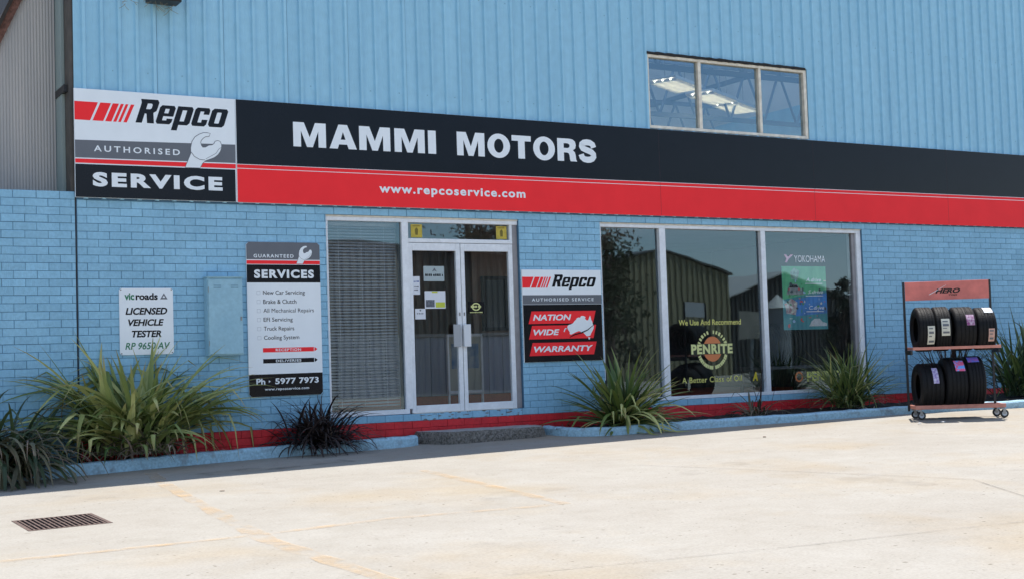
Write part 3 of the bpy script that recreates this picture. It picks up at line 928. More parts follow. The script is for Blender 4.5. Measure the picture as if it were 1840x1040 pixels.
# warranty sign
sg = thing('sign_board', 'square black warranty sign with three red bars and white Australia map between door and window', 'sign', (6.16, -.02, .915))
YP = -.024
MB().cbox(5.556, 6.776, YP, -.004, .916, 2.104, .003).build('panel', SWHITE, sg)
flat('grey_band', rect2d(5.558, 6.774, 1.659, 1.778), YP-.001, SGREY, sg)
flat('black_band', rect2d(5.558, 6.770, .918, 1.655), YP-.001, SBLACK, sg)
rep_bars(5.558, 1.870, 2.010, .67, YP-.001, sg, .45)
logo_word(6.003, 6.702, 1.881, 2.008, YP-.001, SBLACK, sg)
text('AUTHORISED SERVICE', 5.692, 6.646, 1.697, 1.737, YP-.002, SWHITE, sg, off=.015, space=1.35)
for (zt_, zb_, tx1, s_, th) in ((1.570, 1.409, 6.285, 'NATION', .077), (1.385, 1.211, 6.096, 'WIDE', .075), (1.164, .998, 6.61, 'WARRANTY', .076)):
    flat('red_bar', ([(5.632, zb_), (6.623, zb_), (6.671, zt_), (5.683, zt_)], [(0, 1, 2, 3)]), YP-.002, SRED, sg)
    zc = (zt_+zb_)/2
    text(s_, 5.700, tx1, zc-th/2, zc+th/2, YP-.003, SWHITE, sg, off=.03, shear=.22)
AUS = [(6.216, 1.362), (6.228, 1.38), (6.241, 1.388), (6.275, 1.396), (6.313, 1.414), (6.33, 1.437), (6.354, 1.453), (6.37, 1.475), (6.403, 1.486), (6.418, 1.478), (6.437, 1.502), (6.468, 1.505), (6.507, 1.490), (6.498, 1.464), (6.525, 1.445), (6.548, 1.446), (6.562, 1.48), (6.578, 1.51), (6.590, 1.475), (6.594, 1.45), (6.612, 1.425), (6.615, 1.396), (6.632, 1.37), (6.626, 1.335), (6.610, 1.31), (6.587, 1.275), (6.572, 1.245), (6.536, 1.236), (6.515, 1.238), (6.495, 1.255), (6.478, 1.272), (6.455, 1.29), (6.433, 1.286), (6.420, 1.30), (6.394, 1.306), (6.346, 1.292), (6.30, 1.272), (6.27, 1.262), (6.250, 1.270), (6.253, 1.292), (6.238, 1.315), (6.223, 1.335)]
flat('australia_map', shape2d([AUS, [(6.535, 1.222), (6.57, 1.222), (6.562, 1.196), (6.548, 1.192)]]), YP-.005, SWHITE, sg)
b = MB()
b.tube([(6.25, YP-.006, 1.228), (6.33, YP-.006, 1.262), (6.43, YP-.006, 1.282), (6.53, YP-.006, 1.318), (6.66, YP-.006, 1.402)], [.004, .009, .009, .007, .002], 6)
b.build('swoosh', SBLACK, sg)
b = MB(); b.tube([(6.165, YP-.0045, 1.30), (6.18, YP-.0045, 1.335), (6.20, YP-.0045, 1.345)], .008, 5); b.build('swoosh_tail', SWHITE, sg)

# licensed tester sign
sg = thing('sign_board', 'small white sign reading LICENSED VEHICLE TESTER above the big yellow green flax', 'sign', (.74, -.01, 1.145))
MB().prism(rr(.443, 1.036, 1.146, 1.874, .02), -.014, -.003).build('panel', SWHITE, sg)
YP = -.015
text('vic', .50, .607, 1.745, 1.822, YP, SGREEN, sg, off=.035)
text('roads', .622, .866, 1.745, 1.822, YP, SBLACK, sg, off=.035)
flat('triangle_mark', shape2d([[(.892, 1.752), (.975, 1.752), (.934, 1.82)], [(.918, 1.768), (.950, 1.768), (.934, 1.795)]]), YP, SGREY, sg)
text('LICENSED', .508, .970, 1.584, 1.662, YP, SBLACK, sg, off=.036, shear=.22)
text('VEHICLE', .535, .929, 1.461, 1.536, YP, SBLACK, sg, off=.036, shear=.22)
text('TESTER', .573, .900, 1.336, 1.412, YP, SBLACK, sg, off=.036, shear=.22)
text('RP 9650 AV', .500, .996, 1.203, 1.281, YP, SGREEN, sg, off=.018, shear=.22)

for so_, x0, x1, z0, z1, yy in (('', .46, 1.018, 1.163, 1.857, -.0155),):
    for xx in (x0, x1):
        for zz in (z0, z1): MB().prism([(xx+.008*math.cos(k*math.pi/4), zz+.008*math.sin(k*math.pi/4)) for k in range(8)], yy-.002, yy+.001).build('screw', STEEL, sg)
# meter box
mbx = thing('meter_box', 'pale blue metal meter box fixed to the brick wall', 'meter box', (1.6, -.08, 1.11))
MB().box(1.392, 1.80, -.13, -.004, 1.112, 1.985).build('cabinet', BOXP, mbx)
dr = MB(); dr.cbox(1.400, 1.794, -.146, -.131, 1.125, 1.965, .004); dr.build('door', BOXP, mbx)
hood = MB(); hood.prism([(0, 0)]*0 or [(1.378, 1.986), (1.812, 1.986), (1.812, 1.996), (1.378, 1.996)], -.155, -.004); hood.build('hood', BOXP, mbx)
hg = MB()
for zz in (1.22, 1.82): hg.box(1.397, 1.403, -.150, -.1455, zz, zz+.06)
hg.box(1.765, 1.782, -.152, -.1465, 1.50, 1.545); hg.build('latch', STEEL, mbx)
vt = MB()
for xx in (1.46, 1.66):
    for zz in (1.868, 1.892): vt.box(xx, xx+.085, -.1485, -.147, zz, zz+.006)
vt.build('vent_slots', MORTAR, mbx)

# floodlight with straw
fl = thing('floodlight', 'dark floodlight box on the ribbed wall at the top left', 'light', (.93, -.16, 5.04))
MB().cbox(.775, 1.118, -.30, -.07, 5.040, 5.26, .01).build('housing', BLACKM, fl)
MB().box(.90, 1.0, -.069, -.02, 5.08, 5.2).build('bracket', STEEL, fl)
st = MB(); rnd = random.Random(3)
for i in range(26):
    x = rnd.uniform(.50, 1.10); y = rnd.uniform(-.2, -.04); z = rnd.uniform(5.0, 5.07)
    dx = rnd.uniform(-.12, .12); dz = rnd.uniform(-.12, .03)
    st.tube([(x, y, z), (x+dx*.5, y, z+dz*.6), (x+dx, y-.01, z+dz)], .0022, 4)
st.build('nest_straw', mat('dry_straw', (.26, .23, .16), .9)); 
ns = bpy.data.objects['nest_straw']; tag(ns, 'dry straw of an old nest hanging below the floodlight', 'nest')

# ------------------------------------------------------------------ on and behind the glass
def marks(x0, x1, z0, z1, seed=1):
    """a line of print too small to read: little blocks of uneven width"""
    rnd = random.Random(seed); vs = []; fs = []; x = x0; h = z1-z0
    while x < x1-h*.3:
        w = h*rnd.uniform(.45, .8); k = len(vs); zt_ = z1-h*rnd.choice((0, 0, .15))
        vs += [(x, z0), (min(x+w, x1), z0), (min(x+w, x1), zt_), (x, zt_)]; fs.append((k, k+1, k+2, k+3)); x += w+h*rnd.choice((.2, .2, .25, .6))
    return vs, fs
def notice(name, x0, x1, z0, z1, y, M, label, cat, extra=()):
    t_ = thing(name, label, cat, ((x0+x1)/2, y, z0))
    MB().box(x0, x1, y, y+.0015, z0, z1).build('sheet', M, t_)
    for (nm, vf, M2) in extra: flat(nm, vf, y-.0006, M2, t_)
    return t_
GY = .0605
notice('notice', 4.194, 4.480, 1.958, 2.145, GY, PAPERG, 'grey green card notice with one line of capitals, topmost on the left door', 'notice',
       [('lettering', marks(4.215, 4.462, 2.020, 2.050, 2), SBLACK), ('emblem', shape2d([[(4.31, 2.075), (4.345, 2.125), (4.38, 2.075), (4.345, 2.09)]]), SGREY)])
notice('notice', 4.042, 4.138, 1.795, 2.018, GY, PAPER, 'narrow tall white notice at the left edge of the left door', 'notice',
       [('lettering', marks(4.055, 4.125, 1.945, 1.965, 3), mat('blue_ink', (.08, .14, .35), .5)), ('lettering', marks(4.058, 4.122, 1.88, 1.895, 4), SGREY), ('lettering', marks(4.058, 4.115, 1.845, 1.86, 5), SGREY)])
notice('notice', 4.200, 4.488, 1.622, 1.838, GY, PAPER, 'white notice with small photo and lime print on the left door', 'notice',
       [('photo', rect2d(4.214, 4.335, 1.64, 1.73), mat('grey_photo', (.16, .18, .22), .5, .6, 40)), ('lime_patch', rect2d(4.35, 4.48, 1.635, 1.70), LIME), ('lime_patch', rect2d(4.30, 4.38, 1.815, 1.834), LIME)])
notice('notice', 4.064, 4.206, 1.493, 1.622, GY, PAPER, 'small white notice, lowest of the papers on the left door', 'notice',
       [('lettering', marks(4.09, 4.18, 1.555, 1.572, 6), SGREY), ('emblem', rect2d(4.125, 4.145, 1.592, 1.610), SGREY)])
# black notice board strip behind papers
ob = notice('oil_sticker', 4.808, 5.035, 1.553, 1.703, GY, SBLACK, 'black oil sticker with pale gold round emblem on the right door', 'sticker',
            [('emblem', shape2d([[(4.92+.062*math.cos(k*math.pi/12), 1.640+.05*math.sin(k*math.pi/12)) for k in range(24)], [(4.92+.045*math.cos(k*math.pi/12), 1.640+.035*math.sin(k*math.pi/12)) for k in range(24)]]), GOLDL),
             ('lettering', marks(4.845, 4.995, 1.628, 1.655, 7), GOLDL), ('lettering', marks(4.83, 5.01, 1.562, 1.576, 8), GOLDL)])
for x0, lab in ((4.040, 'yellow square alarm sticker at the left end of the glass above the doors'), (5.250, 'yellow square alarm sticker at the right end of the glass above the doors')):
    notice('alarm_sticker', x0, x0+.155, 2.497, 2.662, .0705, YELLOW, lab, 'sticker',
           [('emblem', shape2d([[(x0+.06, 2.53), (x0+.095, 2.53), (x0+.10, 2.60), (x0+.078, 2.625), (x0+.055, 2.60)]]), mat('olive_ink', (.16, .13, .02), .6)), ('lettering', marks(x0+.025, x0+.13, 2.635, 2.650, 9), mat('olive_ink', (.2, .15, .03), .6))])

# gold window lettering
GY2 = .0825
dc = thing('window_lettering', 'gold oil advert lettered on the middle pane of the big shop window', 'lettering', (8.67, GY2, .55))
text('We Use And Recommend', 8.116, 9.219, 1.355, 1.432, GY2, GOLD, dc, off=.012)
text('A Better Class of Oil', 8.138, 9.197, .555, .635, GY2, GOLD, dc, off=.012, space=1.08)
flat('orange_disc', shape2d([[(8.69+.165*math.cos(k*math.pi/20), 1.018+.175*math.sin(k*math.pi/20)) for k in range(40)]]), GY2, ORANGE, dc)
flat('green_bar', rect2d(8.30, 9.06, .945, 1.095), GY2-.0006, mat('dark_green_film', (.02, .03, .015), .4), dc)
text('PENRITE', 8.315, 9.047, .952, 1.088, GY2-.0012, GOLDL, dc, off=.045, space=1.1)
# ring of small letters
rg = MB()
def ring(s_, a0, a1, rx, rz, hgt, flip):
    n = len(s_)
    for i, ch in enumerate(s_):
        if ch == ' ': continue
        a = a0+(a1-a0)*i/(n-1)
        wd_ = .012+.007*((i*7) % 3)/2
        vs, fs = [(-wd_, -hgt/2), (wd_*.9, -hgt/2), (wd_, hgt/2*(.8+.1*(i % 3))), (-wd_, hgt/2)], [(0, 1, 2, 3)]
        rot = (a-math.pi/2) if not flip else (a+math.pi/2)
        cx, cz = 8.69+rx*math.cos(a), 1.018+rz*math.sin(a)
        rg.add([(cx+x*math.cos(rot)-z*math.sin(rot), GY2, cz+x*math.sin(rot)+z*math.cos(rot)) for x, z in vs], fs)
ring('xxxxx xxxxxx', R(158), R(22), .25, .24, .05, False)
ring('xxxxxxxxx xxxxxxxx', R(203), R(337), .25, .26, .05, True)
rg.build('ring_lettering', GOLDL, dc)
sk = MB(); vf = text2d('A', 9.392, 9.488, .545, .675, .05, .2)
tg = thing('window_sticker', 'small yellow letter sticker at the lower right of the middle pane', 'sticker', (9.44, GY2, .545))
flat('letter', vf, GY2, mat('yellow_film', (.55, .45, .03), .4), tg)
dc = thing('window_lettering', 'gold emblem and word low on the right pane behind the round green flax', 'lettering', (10.6, GY2, .44))
flat('emblem', shape2d([[(10.27+.075*math.cos(k*math.pi/10), .575+.075*math.sin(k*math.pi/10)) for k in range(20)], [(10.27+.05*math.cos(k*math.pi/10), .575+.05*math.sin(k*math.pi/10)) for k in range(20)]]), GY2, ORANGE, dc)
text('PENRITE', 10.42, 11.15, .50, .645, GY2, GOLD, dc, off=.04)

# tyre poster
ps = thing('poster', 'green and blue tyre poster hung inside the right pane', 'poster', (10.5, .14, 1.26))
YQ = .13
MB().box(10.06, 10.92, YQ, YQ+.003, 1.262, 2.19).build('sheet', mat('poster_teal', (.045, .31, .31), .35, .4, 6, col2=(.03, .2, .26)), ps)
b = MB(); flat('', ([(10.061, 1.70), (10.919, 1.84), (10.919, 2.189), (10.061, 2.189)], [(0, 1, 2, 3)]), YQ-.001, None, mb=b)
b.build('green_field', mat('poster_green', (.12, .52, .24), .35, .5, 5, col2=(.06, .38, .18)), ps)
flat('blue_field', ([(10.30, 1.46), (10.919, 1.50), (10.919, 1.80), (10.30, 1.70)], [(0, 1, 2, 3)]), YQ-.0016, mat('poster_blue', (.04, .25, .66), .35, .4, 6), ps)
carp = [(10.14, 1.80), (10.17, 1.87), (10.21, 1.93), (10.34, 1.93), (10.40, 1.87), (10.46, 1.84), (10.47, 1.77), (10.14, 1.77)]
flat('car_picture', shape2d([carp]), YQ-.0022, mat('poster_car', (.30, .34, .34), .35, .6, 20), ps)
flat('car_window', shape2d([[(10.19, 1.875), (10.22, 1.915), (10.33, 1.915), (10.37, 1.875)]]), YQ-.0028, SBLACK, ps)
carp = [(10.55, 1.31), (10.60, 1.38), (10.66, 1.42), (10.76, 1.42), (10.82, 1.37), (10.90, 1.35), (10.90, 1.31)]
flat('car_picture', shape2d([carp]), YQ-.0022, mat('poster_car_white', (.6, .64, .66), .35, .2, 20), ps)
for (x0, z0, s_) in ((10.52, 1.965, 'A.drive'), (10.55, 1.785, 'S.drive'), (10.56, 1.555, 'C.drive')):
    text(s_, x0, x0+.30, z0, z0+.055, YQ-.003, SWHITE, ps, off=.01, shear=.3)
flat('figure_patch', shape2d([[(10.12, 1.50), (10.30, 1.48), (10.34, 1.66), (10.22, 1.72), (10.10, 1.64)]]), YQ-.0024, mat('poster_mixed', (.35, .16, .18), .4, .9, 14, col2=(.5, .55, .5)), ps)
flat('picture_patch', shape2d([[(10.24, 2.0), (10.36, 1.98), (10.40, 2.12), (10.30, 2.17), (10.22, 2.10)]]), YQ-.0024, mat('poster_pale', (.30, .52, .42), .4, .5, 20), ps)
pd = MB(); rnd = random.Random(77)
PDM = [mat('poster_red', (.6, .08, .08), .4), mat('poster_pale_blue', (.35, .55, .75), .4), mat('poster_dark', (.03, .06, .07), .4), mat('poster_cream', (.7, .68, .55), .4), mat('poster_leaf', (.05, .28, .10), .4)]
for k in range(46):
    cx = rnd.uniform(10.09, 10.50) if k < 34 else rnd.uniform(10.5, 10.9); cz = rnd.uniform(1.32, 1.98); w = rnd.uniform(.008, .04); h = rnd.uniform(.006, .035); n = 6
    yy = YQ-.0030-.00008*k
    pd.add([(min(10.915, max(10.065, cx+w*rnd.uniform(.5, 1.2)*math.cos(6.283*q/n))), yy, cz+h*rnd.uniform(.5, 1.2)*math.sin(6.283*q/n)) for q in range(n)], [tuple(range(n))], rnd.randrange(5))
pd.build('picture_details', PDM, ps)
for (x0, z0) in ((10.5, 1.93), (10.5, 1.75), (10.5, 1.52)):
    flat('text_line', rect2d(x0, x0+.34, z0, z0+.010), YQ-.0072, SWHITE, ps)
yl = thing('window_lettering', 'white tyre maker lettering above the green poster in the right pane', 'lettering', (10.48, GY2, 2.25))
text('YOKOHAMA', 10.27, 10.875, 2.245, 2.345, GY2, SWHITE, yl, off=0.0)
flat('emblem', shape2d([[(10.075, 2.355), (10.12, 2.355), (10.15, 2.32), (10.20, 2.355), (10.255, 2.355), (10.16, 2.285), (10.13, 2.24), (10.09, 2.24), (10.12, 2.295)]]), GY2, mat('pinkish_film', (.62, .50, .60), .4), yl)

# venetian blind
vb = thing('venetian_blind', 'closed grey venetian blind behind the narrow window left of the doors', 'blind', (3.4, .15, .43))
b = MB(); z = .46; rnd = random.Random(4)
while z < 2.62:
    j = rnd.uniform(-.0025, .0025); tl = .0115+rnd.uniform(-.003, .002)
    n = 6
    vs = []
    for i in range(n+1):
        x = 2.935+(3.865-2.935)*i/n
        sag = .003*math.sin(math.pi*i/n)*rnd.uniform(.3, 1)
        vs += [(x, .150-.008, z+j-tl-sag), (x, .150+.001, z+j-sag), (x, .150+.006, z+j+tl-sag)]
    fs = []
    for i in range(n):
        fs += [(3*i, 3*i+3, 3*i+4, 3*i+1), (3*i+1, 3*i+4, 3*i+5, 3*i+2)]
    b.add(vs, fs)
    z += .0365
b.build('slats', BLIND, vb)
MB().box(2.93, 3.87, .135, .165, 2.63, 2.672).build('headrail', BLIND, vb)
for x in (3.1, 3.4, 3.7):
    MB().box(x-.001, x+.001, .139, .140, .45, 2.63).build('cord', PAPER, vb)

# counter and stand inside
ct = thing('counter', 'blue grey panelled reception counter seen through the glass doors', 'counter', (5.6, 2.9, .336))
b = MB(); x = 4.1
while x < 7.0:
    b.cbox(x, x+.235, 2.60, 2.64, .47, 1.32, .004); x += .24
b.build('front_panel', COUNTER, ct)
MB().box(4.05, 7.05, 2.52, 3.2, 1.321, 1.365).build('counter_top', mat('laminate_top', (.3, .3, .29), .4), ct)
MB().box(4.1, 7.0, 2.645, 3.15, .337, 1.32).build('carcass', DARKI, ct)
MB().box(4.1, 7.0, 2.63, 2.644, .337, .465).build('kickboard', CARPET, ct)
pf = thing('poster_stand', 'pale framed poster stand on the floor behind the doors', 'poster stand', (5.5, 1.5, .336))
b = MB(); rails(b, [(5.235, 5.265, .52, 1.33), (5.755, 5.785, .52, 1.33), (5.265, 5.755, 1.295, 1.33), (5.265, 5.755, .52, .56)], 1.48, 1.52); b.build('frame', WHITEF, pf)
MB().box(5.265, 5.755, 1.495, 1.51, .56, 1.295).build('backing', mat('stand_cream', (.42, .42, .36), .5), pf)
MB().box(5.30, 5.72, 1.490, 1.4945, .86, 1.20).build('picture', mat('stand_picture', (.10, .20, .34), .4, .7, 7, col2=(.38, .42, .44)), pf)
for x in (5.25, 5.77):
    MB().box(x-.012, x+.012, 1.485, 1.515, .337, .519).build('leg', WHITEF, pf)

# ------------------------------------------------------------------ ceiling lights in the workshop
for i, (x, y) in enumerate(((14.1, 7.75), (15.75, 8.6), (17.05, 9.35))):
    lab = ('lit fluorescent fitting seen through the left pane of the upper window', 'lit fluorescent fitting seen through the middle pane of the upper window', 'farthest lit fluorescent fitting, by the right mullion of the upper window')[i]
    l_ = thing('ceiling_light', lab, 'light', (x, y, 6.55), 'workshop ceiling lights', R(28), local=True)
    b = MB(); b.box(-.68, .68, -.33, .33, .10, .14); b.box(-.68, .68, -.33, -.32, .07, .10); b.box(-.68, .68, .32, .33, .07, .10)
    b.build('tray', WHITEF, l_, local=True)
    b = MB()
    for k in range(12): b.box(-.62+k*.113, -.612+k*.113, -.315, .315, .03, .09)
    b.build('louvre', LOUVRE, l_, local=True)
    for yy in (-.18, 0, .18):
        MB().tube([(-.63, yy, .075), (.63, yy, .075)], .016, 8).build('tube', TUBE, l_, local=True)
    for xx in (-.5, .5):
        MB().tube([(xx, 0, .141), (xx, 0, 1.35)], .008, 5).build('rod', STEEL, l_, local=True)

# ------------------------------------------------------------------ step and drain
g0 = gz(4.7, -.3)
stp = thing('door_step', 'rough pebbled concrete step in front of the glass doors', 'step', (4.75, -.3, g0))
pts = [(3.95, -.02), (3.93, -.14), (4.13, -.57), (4.35, -.62), (5.20, -.62), (5.50, -.56), (5.60, -.36), (5.61, -.02)]
b = MB(); rnd = random.Random(8)
P = []
for i in range(len(pts)):
    a = Vector(pts[i]); c_ = Vector(pts[(i+1) % len(pts)]); n = max(1, int((c_-a).length/.05))
    for k in range(n): P.append(a.lerp(c_, k/n))
n = len(P)
rings = []
for (ins, z, jj) in ((.0, -.1, 0), (-.005, .04, .012), (.012, .105, .012), (.035, .135, .006)):
    row = []
    for p in P:
        d = (Vector((4.8, -.27))-p).normalized()
        q = p+d*ins+Vector((rnd.uniform(-jj, jj), rnd.uniform(-jj, jj)))
        row.append((q.x, q.y, g0+z+rnd.uniform(-jj, jj)*.5))
    rings.append(row)
vs = sum(rings, [])
fs = []
for a in range(3):
    for i in range(n): fs.append((a*n+i, a*n+(i+1) % n, (a+1)*n+(i+1) % n, (a+1)*n+i))
b.add(vs, fs); b.build('slab_side', AGG, stp)
top = MB(); top.add([(v[0], v[1], v[2]) for v in rings[3]], [tuple(range(n))]); top.build('slab_top', STEPTOP, stp)

gd = thing('drain_grate', 'rusty iron drain grate set in the concrete at the lower left', 'drain', (-1.05, -4.1, gz(-1.05, -4.1)))
def gq(x, y, dz): return (x, y, gz(x, y)+dz)
def gbox(mb, x0, x1, y0, y1, d0, d1):
    vs = [gq(x0,y0,d0), gq(x1,y0,d0), gq(x1,y1,d0), gq(x0,y1,d0), gq(x0,y0,d1), gq(x1,y0,d1), gq(x1,y1,d1), gq(x0,y1,d1)]
    mb.add(vs, BF)
b = MB(); X0, X1, Y0, Y1 = DR['x0'], DR['x1'], DR['y0'], DR['y1']
gbox(b, X0, X1, Y0, Y0+.03, -.04, .003); gbox(b, X0, X1, Y1-.03, Y1, -.04, .003)
gbox(b, X0, X0+.03, Y0+.03, Y1-.03, -.04, .003); gbox(b, X1-.03, X1, Y0+.03, Y1-.03, -.04, .003)
GRATE = mat('grate_iron', (.135, .085, .068), .8, .5, 25, .4, 90)
b.build('frame', GRATE, gd)
b = MB(); k = 0
x = X0+.045
while x < X1-.045:
    gbox(b, x, x+.014, Y0+.031, Y1-.031, -.035, .002); x += .0365
gbox(b, X0+.031, X1-.031, (Y0+Y1)/2-.008, (Y0+Y1)/2+.008, -.034, -.004)
b.build('bars', GRATE, gd)
b = MB()
gbox(b, X0, X1, Y0, Y1, -.5, -.45)
gbox(b, X0-.02, X0-.001, Y0, Y1, -.5, -.002); gbox(b, X1+.001, X1+.02, Y0, Y1, -.5, -.002)
gbox(b, X0, X1, Y0-.02, Y0-.001, -.5, -.002); gbox(b, X0, X1, Y1+.001, Y1+.02, -.5, -.002)
b.build('pit', mat('dark_pit', (.03, .018, .015), .95), gd)

# ------------------------------------------------------------------ tyre rack
AR = R(34)
P0 = Vector((9.94, -2.57, gz(10.2, -2.6)))
rk = thing('tyre_rack', 'wheeled two shelf tyre rack with faded red header board and black posts', 'tyre rack', P0, None, -AR, local=True)
D = .34
for x in (-.115, .985):
    MB().box(x-.013, x+.013, D-.045, D-.02, .10, 1.772).build('post', BLACKM, rk, local=True)
MB().box(-.098, .968, D-.0455, D-.042, 1.532, 1.768).build('header_back', SGREYL, rk, local=True)
MB().cbox(-.100, .970, D-.052, D-.046, 1.530, 1.770, .002).build('header_board', SALMON, rk, local=True)
hb = [o for o in rk.children if o.name.startswith('header_board')][0]
ABS[hb.name] = Vector((0, 0, 0))
YH = D-.0535
flat('lettering', text2d('HERO', .285, .605, 1.612, 1.675, .045, .32), YH, SBLACK, hb)
flat('lettering', text2d('TYRES', .455, .565, 1.580, 1.600, .03, .2), YH, SBLACK, hb)
b = MB(); b.add([(.20, YH-.0006, 1.600), (.215, YH-.0006, 1.600), (.43, YH-.0006, 1.718), (.425, YH-.0006, 1.718)], [(0, 1, 2, 3)]); b.build('slash', SWHITE, hb, local=True)
def shelf(z0, z1, x0, x1):
    s_ = MB()
    s_.cbox(x0, x1, -.012, .012, z0, z1, .003); s_.box(x0, x1, D-.012, D+.012, z0, z1)
    s_.box(x0, x0+.03, .012, D-.012, z0+.004, z1-.004); s_.box(x1-.03, x1, .012, D-.012, z0+.004, z1-.004)
    o = s_.build('shelf', SHELFP, rk, local=True)
    return o
shelf(.888, .926, -.10, 1.005)
shelf(.130, .182, -.10, 1.030)
for x in (-.115, .985):
    b = MB(); b.box(x-.012, x+.012, -.0, D-.046, .83, .886); b.build('shelf_bracket', BLACKM, rk, local=True)
for (x, y) in ((-.05, 0), (.985, 0), (-.05, D), (.985, D)):
    cs_ = MB(); cs_.box(x-.022, x+.022, y-.025, y+.025, .108, .129)
    cs_.box(x+.002, x+.038, y-.024, y-.020, .05, .108); cs_.box(x+.002, x+.038, y+.008, y+.012, .05, .108)
    c_ = cs_.build('caster', STEEL, rk, local=True); ABS[c_.name] = Vector((0, 0, 0))
    wl = MB(); wl.lathe_x([(-.011, .012), (-.011, .048), (-.007, .053), (.007, .053), (.011, .048), (.011, .012)], 24, (0, 0, 0)); wl.v = [(x+.02+v[1], y-.006+v[0], .054+v[2]) for v in wl.v]
    wl.build('wheel', BLACKM, c_, local=True)
    hbm = MB(); hbm.lathe_x([(-.0125, .002), (-.0125, .030), (.0125, .030), (.0125, .002)], 16, (0, 0, 0)); hbm.v = [(x+.02+v[1], y-.006+v[0], .054+v[2]) for v in hbm.v]; hbm.build('hub', SGREYL, c_, local=True)

def tyre_mesh(r, w):
    h = w/2; prof = []
    ri = r*.56
    side = [(-h*.80, ri), (-h*.96, ri+(r-ri)*.18), (-h*1.02, ri+(r-ri)*.45), (-h*1.0, ri+(r-ri)*.68), (-h*.93, ri+(r-ri)*.86), (-h*.84, r*.975)]
    tread = []
    ng = 4
    xs_ = [-.72, -.36, 0, .36, .72]
    gw = .035
    pts = [(-h*.80, r*.985)]
    for gx in (-.54, -.18, .18, .54):
        rr_ = r*(1-.018*abs(gx)**2)
        pts += [(h*(gx-gw*1.4), rr_), (h*(gx-gw), rr_-.008), (h*(gx+gw), rr_-.008), (h*(gx+gw*1.4), rr_)]
    pts += [(h*.80, r*.985)]
    prof = side+pts+[(-x, q) for x, q in side[::-1]]
    prof += [(h*.72, ri-.004), (h*.70, ri+.02), (h*.82, ri+(r-ri)*.45), (h*.70, r-.03), (-h*.70, r-.03), (-h*.82, ri+(r-ri)*.45), (-h*.70, ri+.02), (-h*.72, ri-.004)]
    b = MB(); b.lathe_x(prof, 64)
    # tread blocks: short cross grooves along both shoulders
    return b
def wrap(r, w, x0, x1, a0, a1, lift=.0022, n=7):
    """patch on the tread: angles from the front (-y), upward"""
    vs = []; fs = []
    for i in range(n+1):
        a = a0+(a1-a0)*i/n
        for x in (x0, x1):
            q = r+lift-.018*r*(x/(w/2))**2
            vs.append((x, -q*math.cos(a), q*math.sin(a)))
    for i in range(n): fs.append((2*i, 2*i+1, 2*i+3, 2*i+2))
    return vs, fs
WLAB = mat('cream_label', (.60, .59, .50), .5, .1, 30)
VIO = mat('violet_label', (.24, .04, .17), .45, .6, 34, col2=(.55, .42, .50))
LILAC = mat('lilac_label', (.56, .53, .66), .45, .3, 40, col2=(.25, .18, .42))
PINKB = mat('pink_blue_label', (.70, .12, .24), .45, .8, 22, col2=(.14, .36, .80), lo=.45, hi=.52)
BLUEL = mat('blue_label', (.10, .17, .58), .45, .4, 26, col2=(.34, .12, .40))
PEACH = mat('peach_label', (.58, .36, .30), .5, .2, 30)
CLEARP = mat('white_wrap', (.72, .74, .76), .35, .2, 30)
def place(lx, ly, lz):
    d = Vector((math.cos(AR), -math.sin(AR))); n_ = Vector((math.sin(AR), math.cos(AR)))
    return (P0.x+d.x*lx+n_.x*ly, P0.y+d.y*lx+n_.y*ly, P0.z+lz)
ty = [
 # centre x, z bottom level, radius, width, rot, label, stickers
 (.075, .926, .285, .215, 0, 'leftmost tyre on the upper shelf with long cream label', [(WLAB, -.005, .085, R(-42), R(8)), (SGREY, .01, .07, R(-12), R(-6)), (SGREY, .01, .045, R(-20), R(-17)), (SGREY, .01, .075, R(-36), R(-30)), (SGREY, .01, .06, R(0), R(3))]),
 (.292, .926, .285, .200, 0, 'second tyre from the left on the upper shelf with cream label high up', [(WLAB, -.035, .07, R(-18), R(26)), (SGREY, -.02, .055, R(6), R(12)), (SGREY, -.02, .03, R(0), R(2)), (SGREY, -.02, .06, R(-12), R(-7)), (SGREY, -.02, .045, R(17), R(20))]),
 (.560, .926, .280, .275, 0, 'wide tyre on the upper shelf with violet label', [(VIO, .0, .10, R(8), R(38))]),
 (.830, .926, .272, .240, 0, 'rightmost tyre on the upper shelf with white wrap and peach label', [(PEACH, .0, .075, R(-36), R(0)), (SGREY, .012, .062, R(-30), R(-24)), (SGREY, .012, .05, R(-16), R(-13)), (SGREY, .012, .062, R(-8), R(-4)), (CLEARP, -.02, .09, R(48), R(78))]),
 (.108, .182, .295, .300, 0, 'leftmost tyre on the lower shelf with lilac label', [(LILAC, .0, .07, R(8), R(52))]),
 (.412, .182, .325, .275, 0, 'middle tyre on the lower shelf with pink and blue label', [(PINKB, -.02, .10, R(28), R(60))]),
 (.664, .182, .330, .225, 0, 'rightmost tyre on the lower shelf with blue label on top', [(BLUEL, -.09, .05, R(50), R(72))]),
]
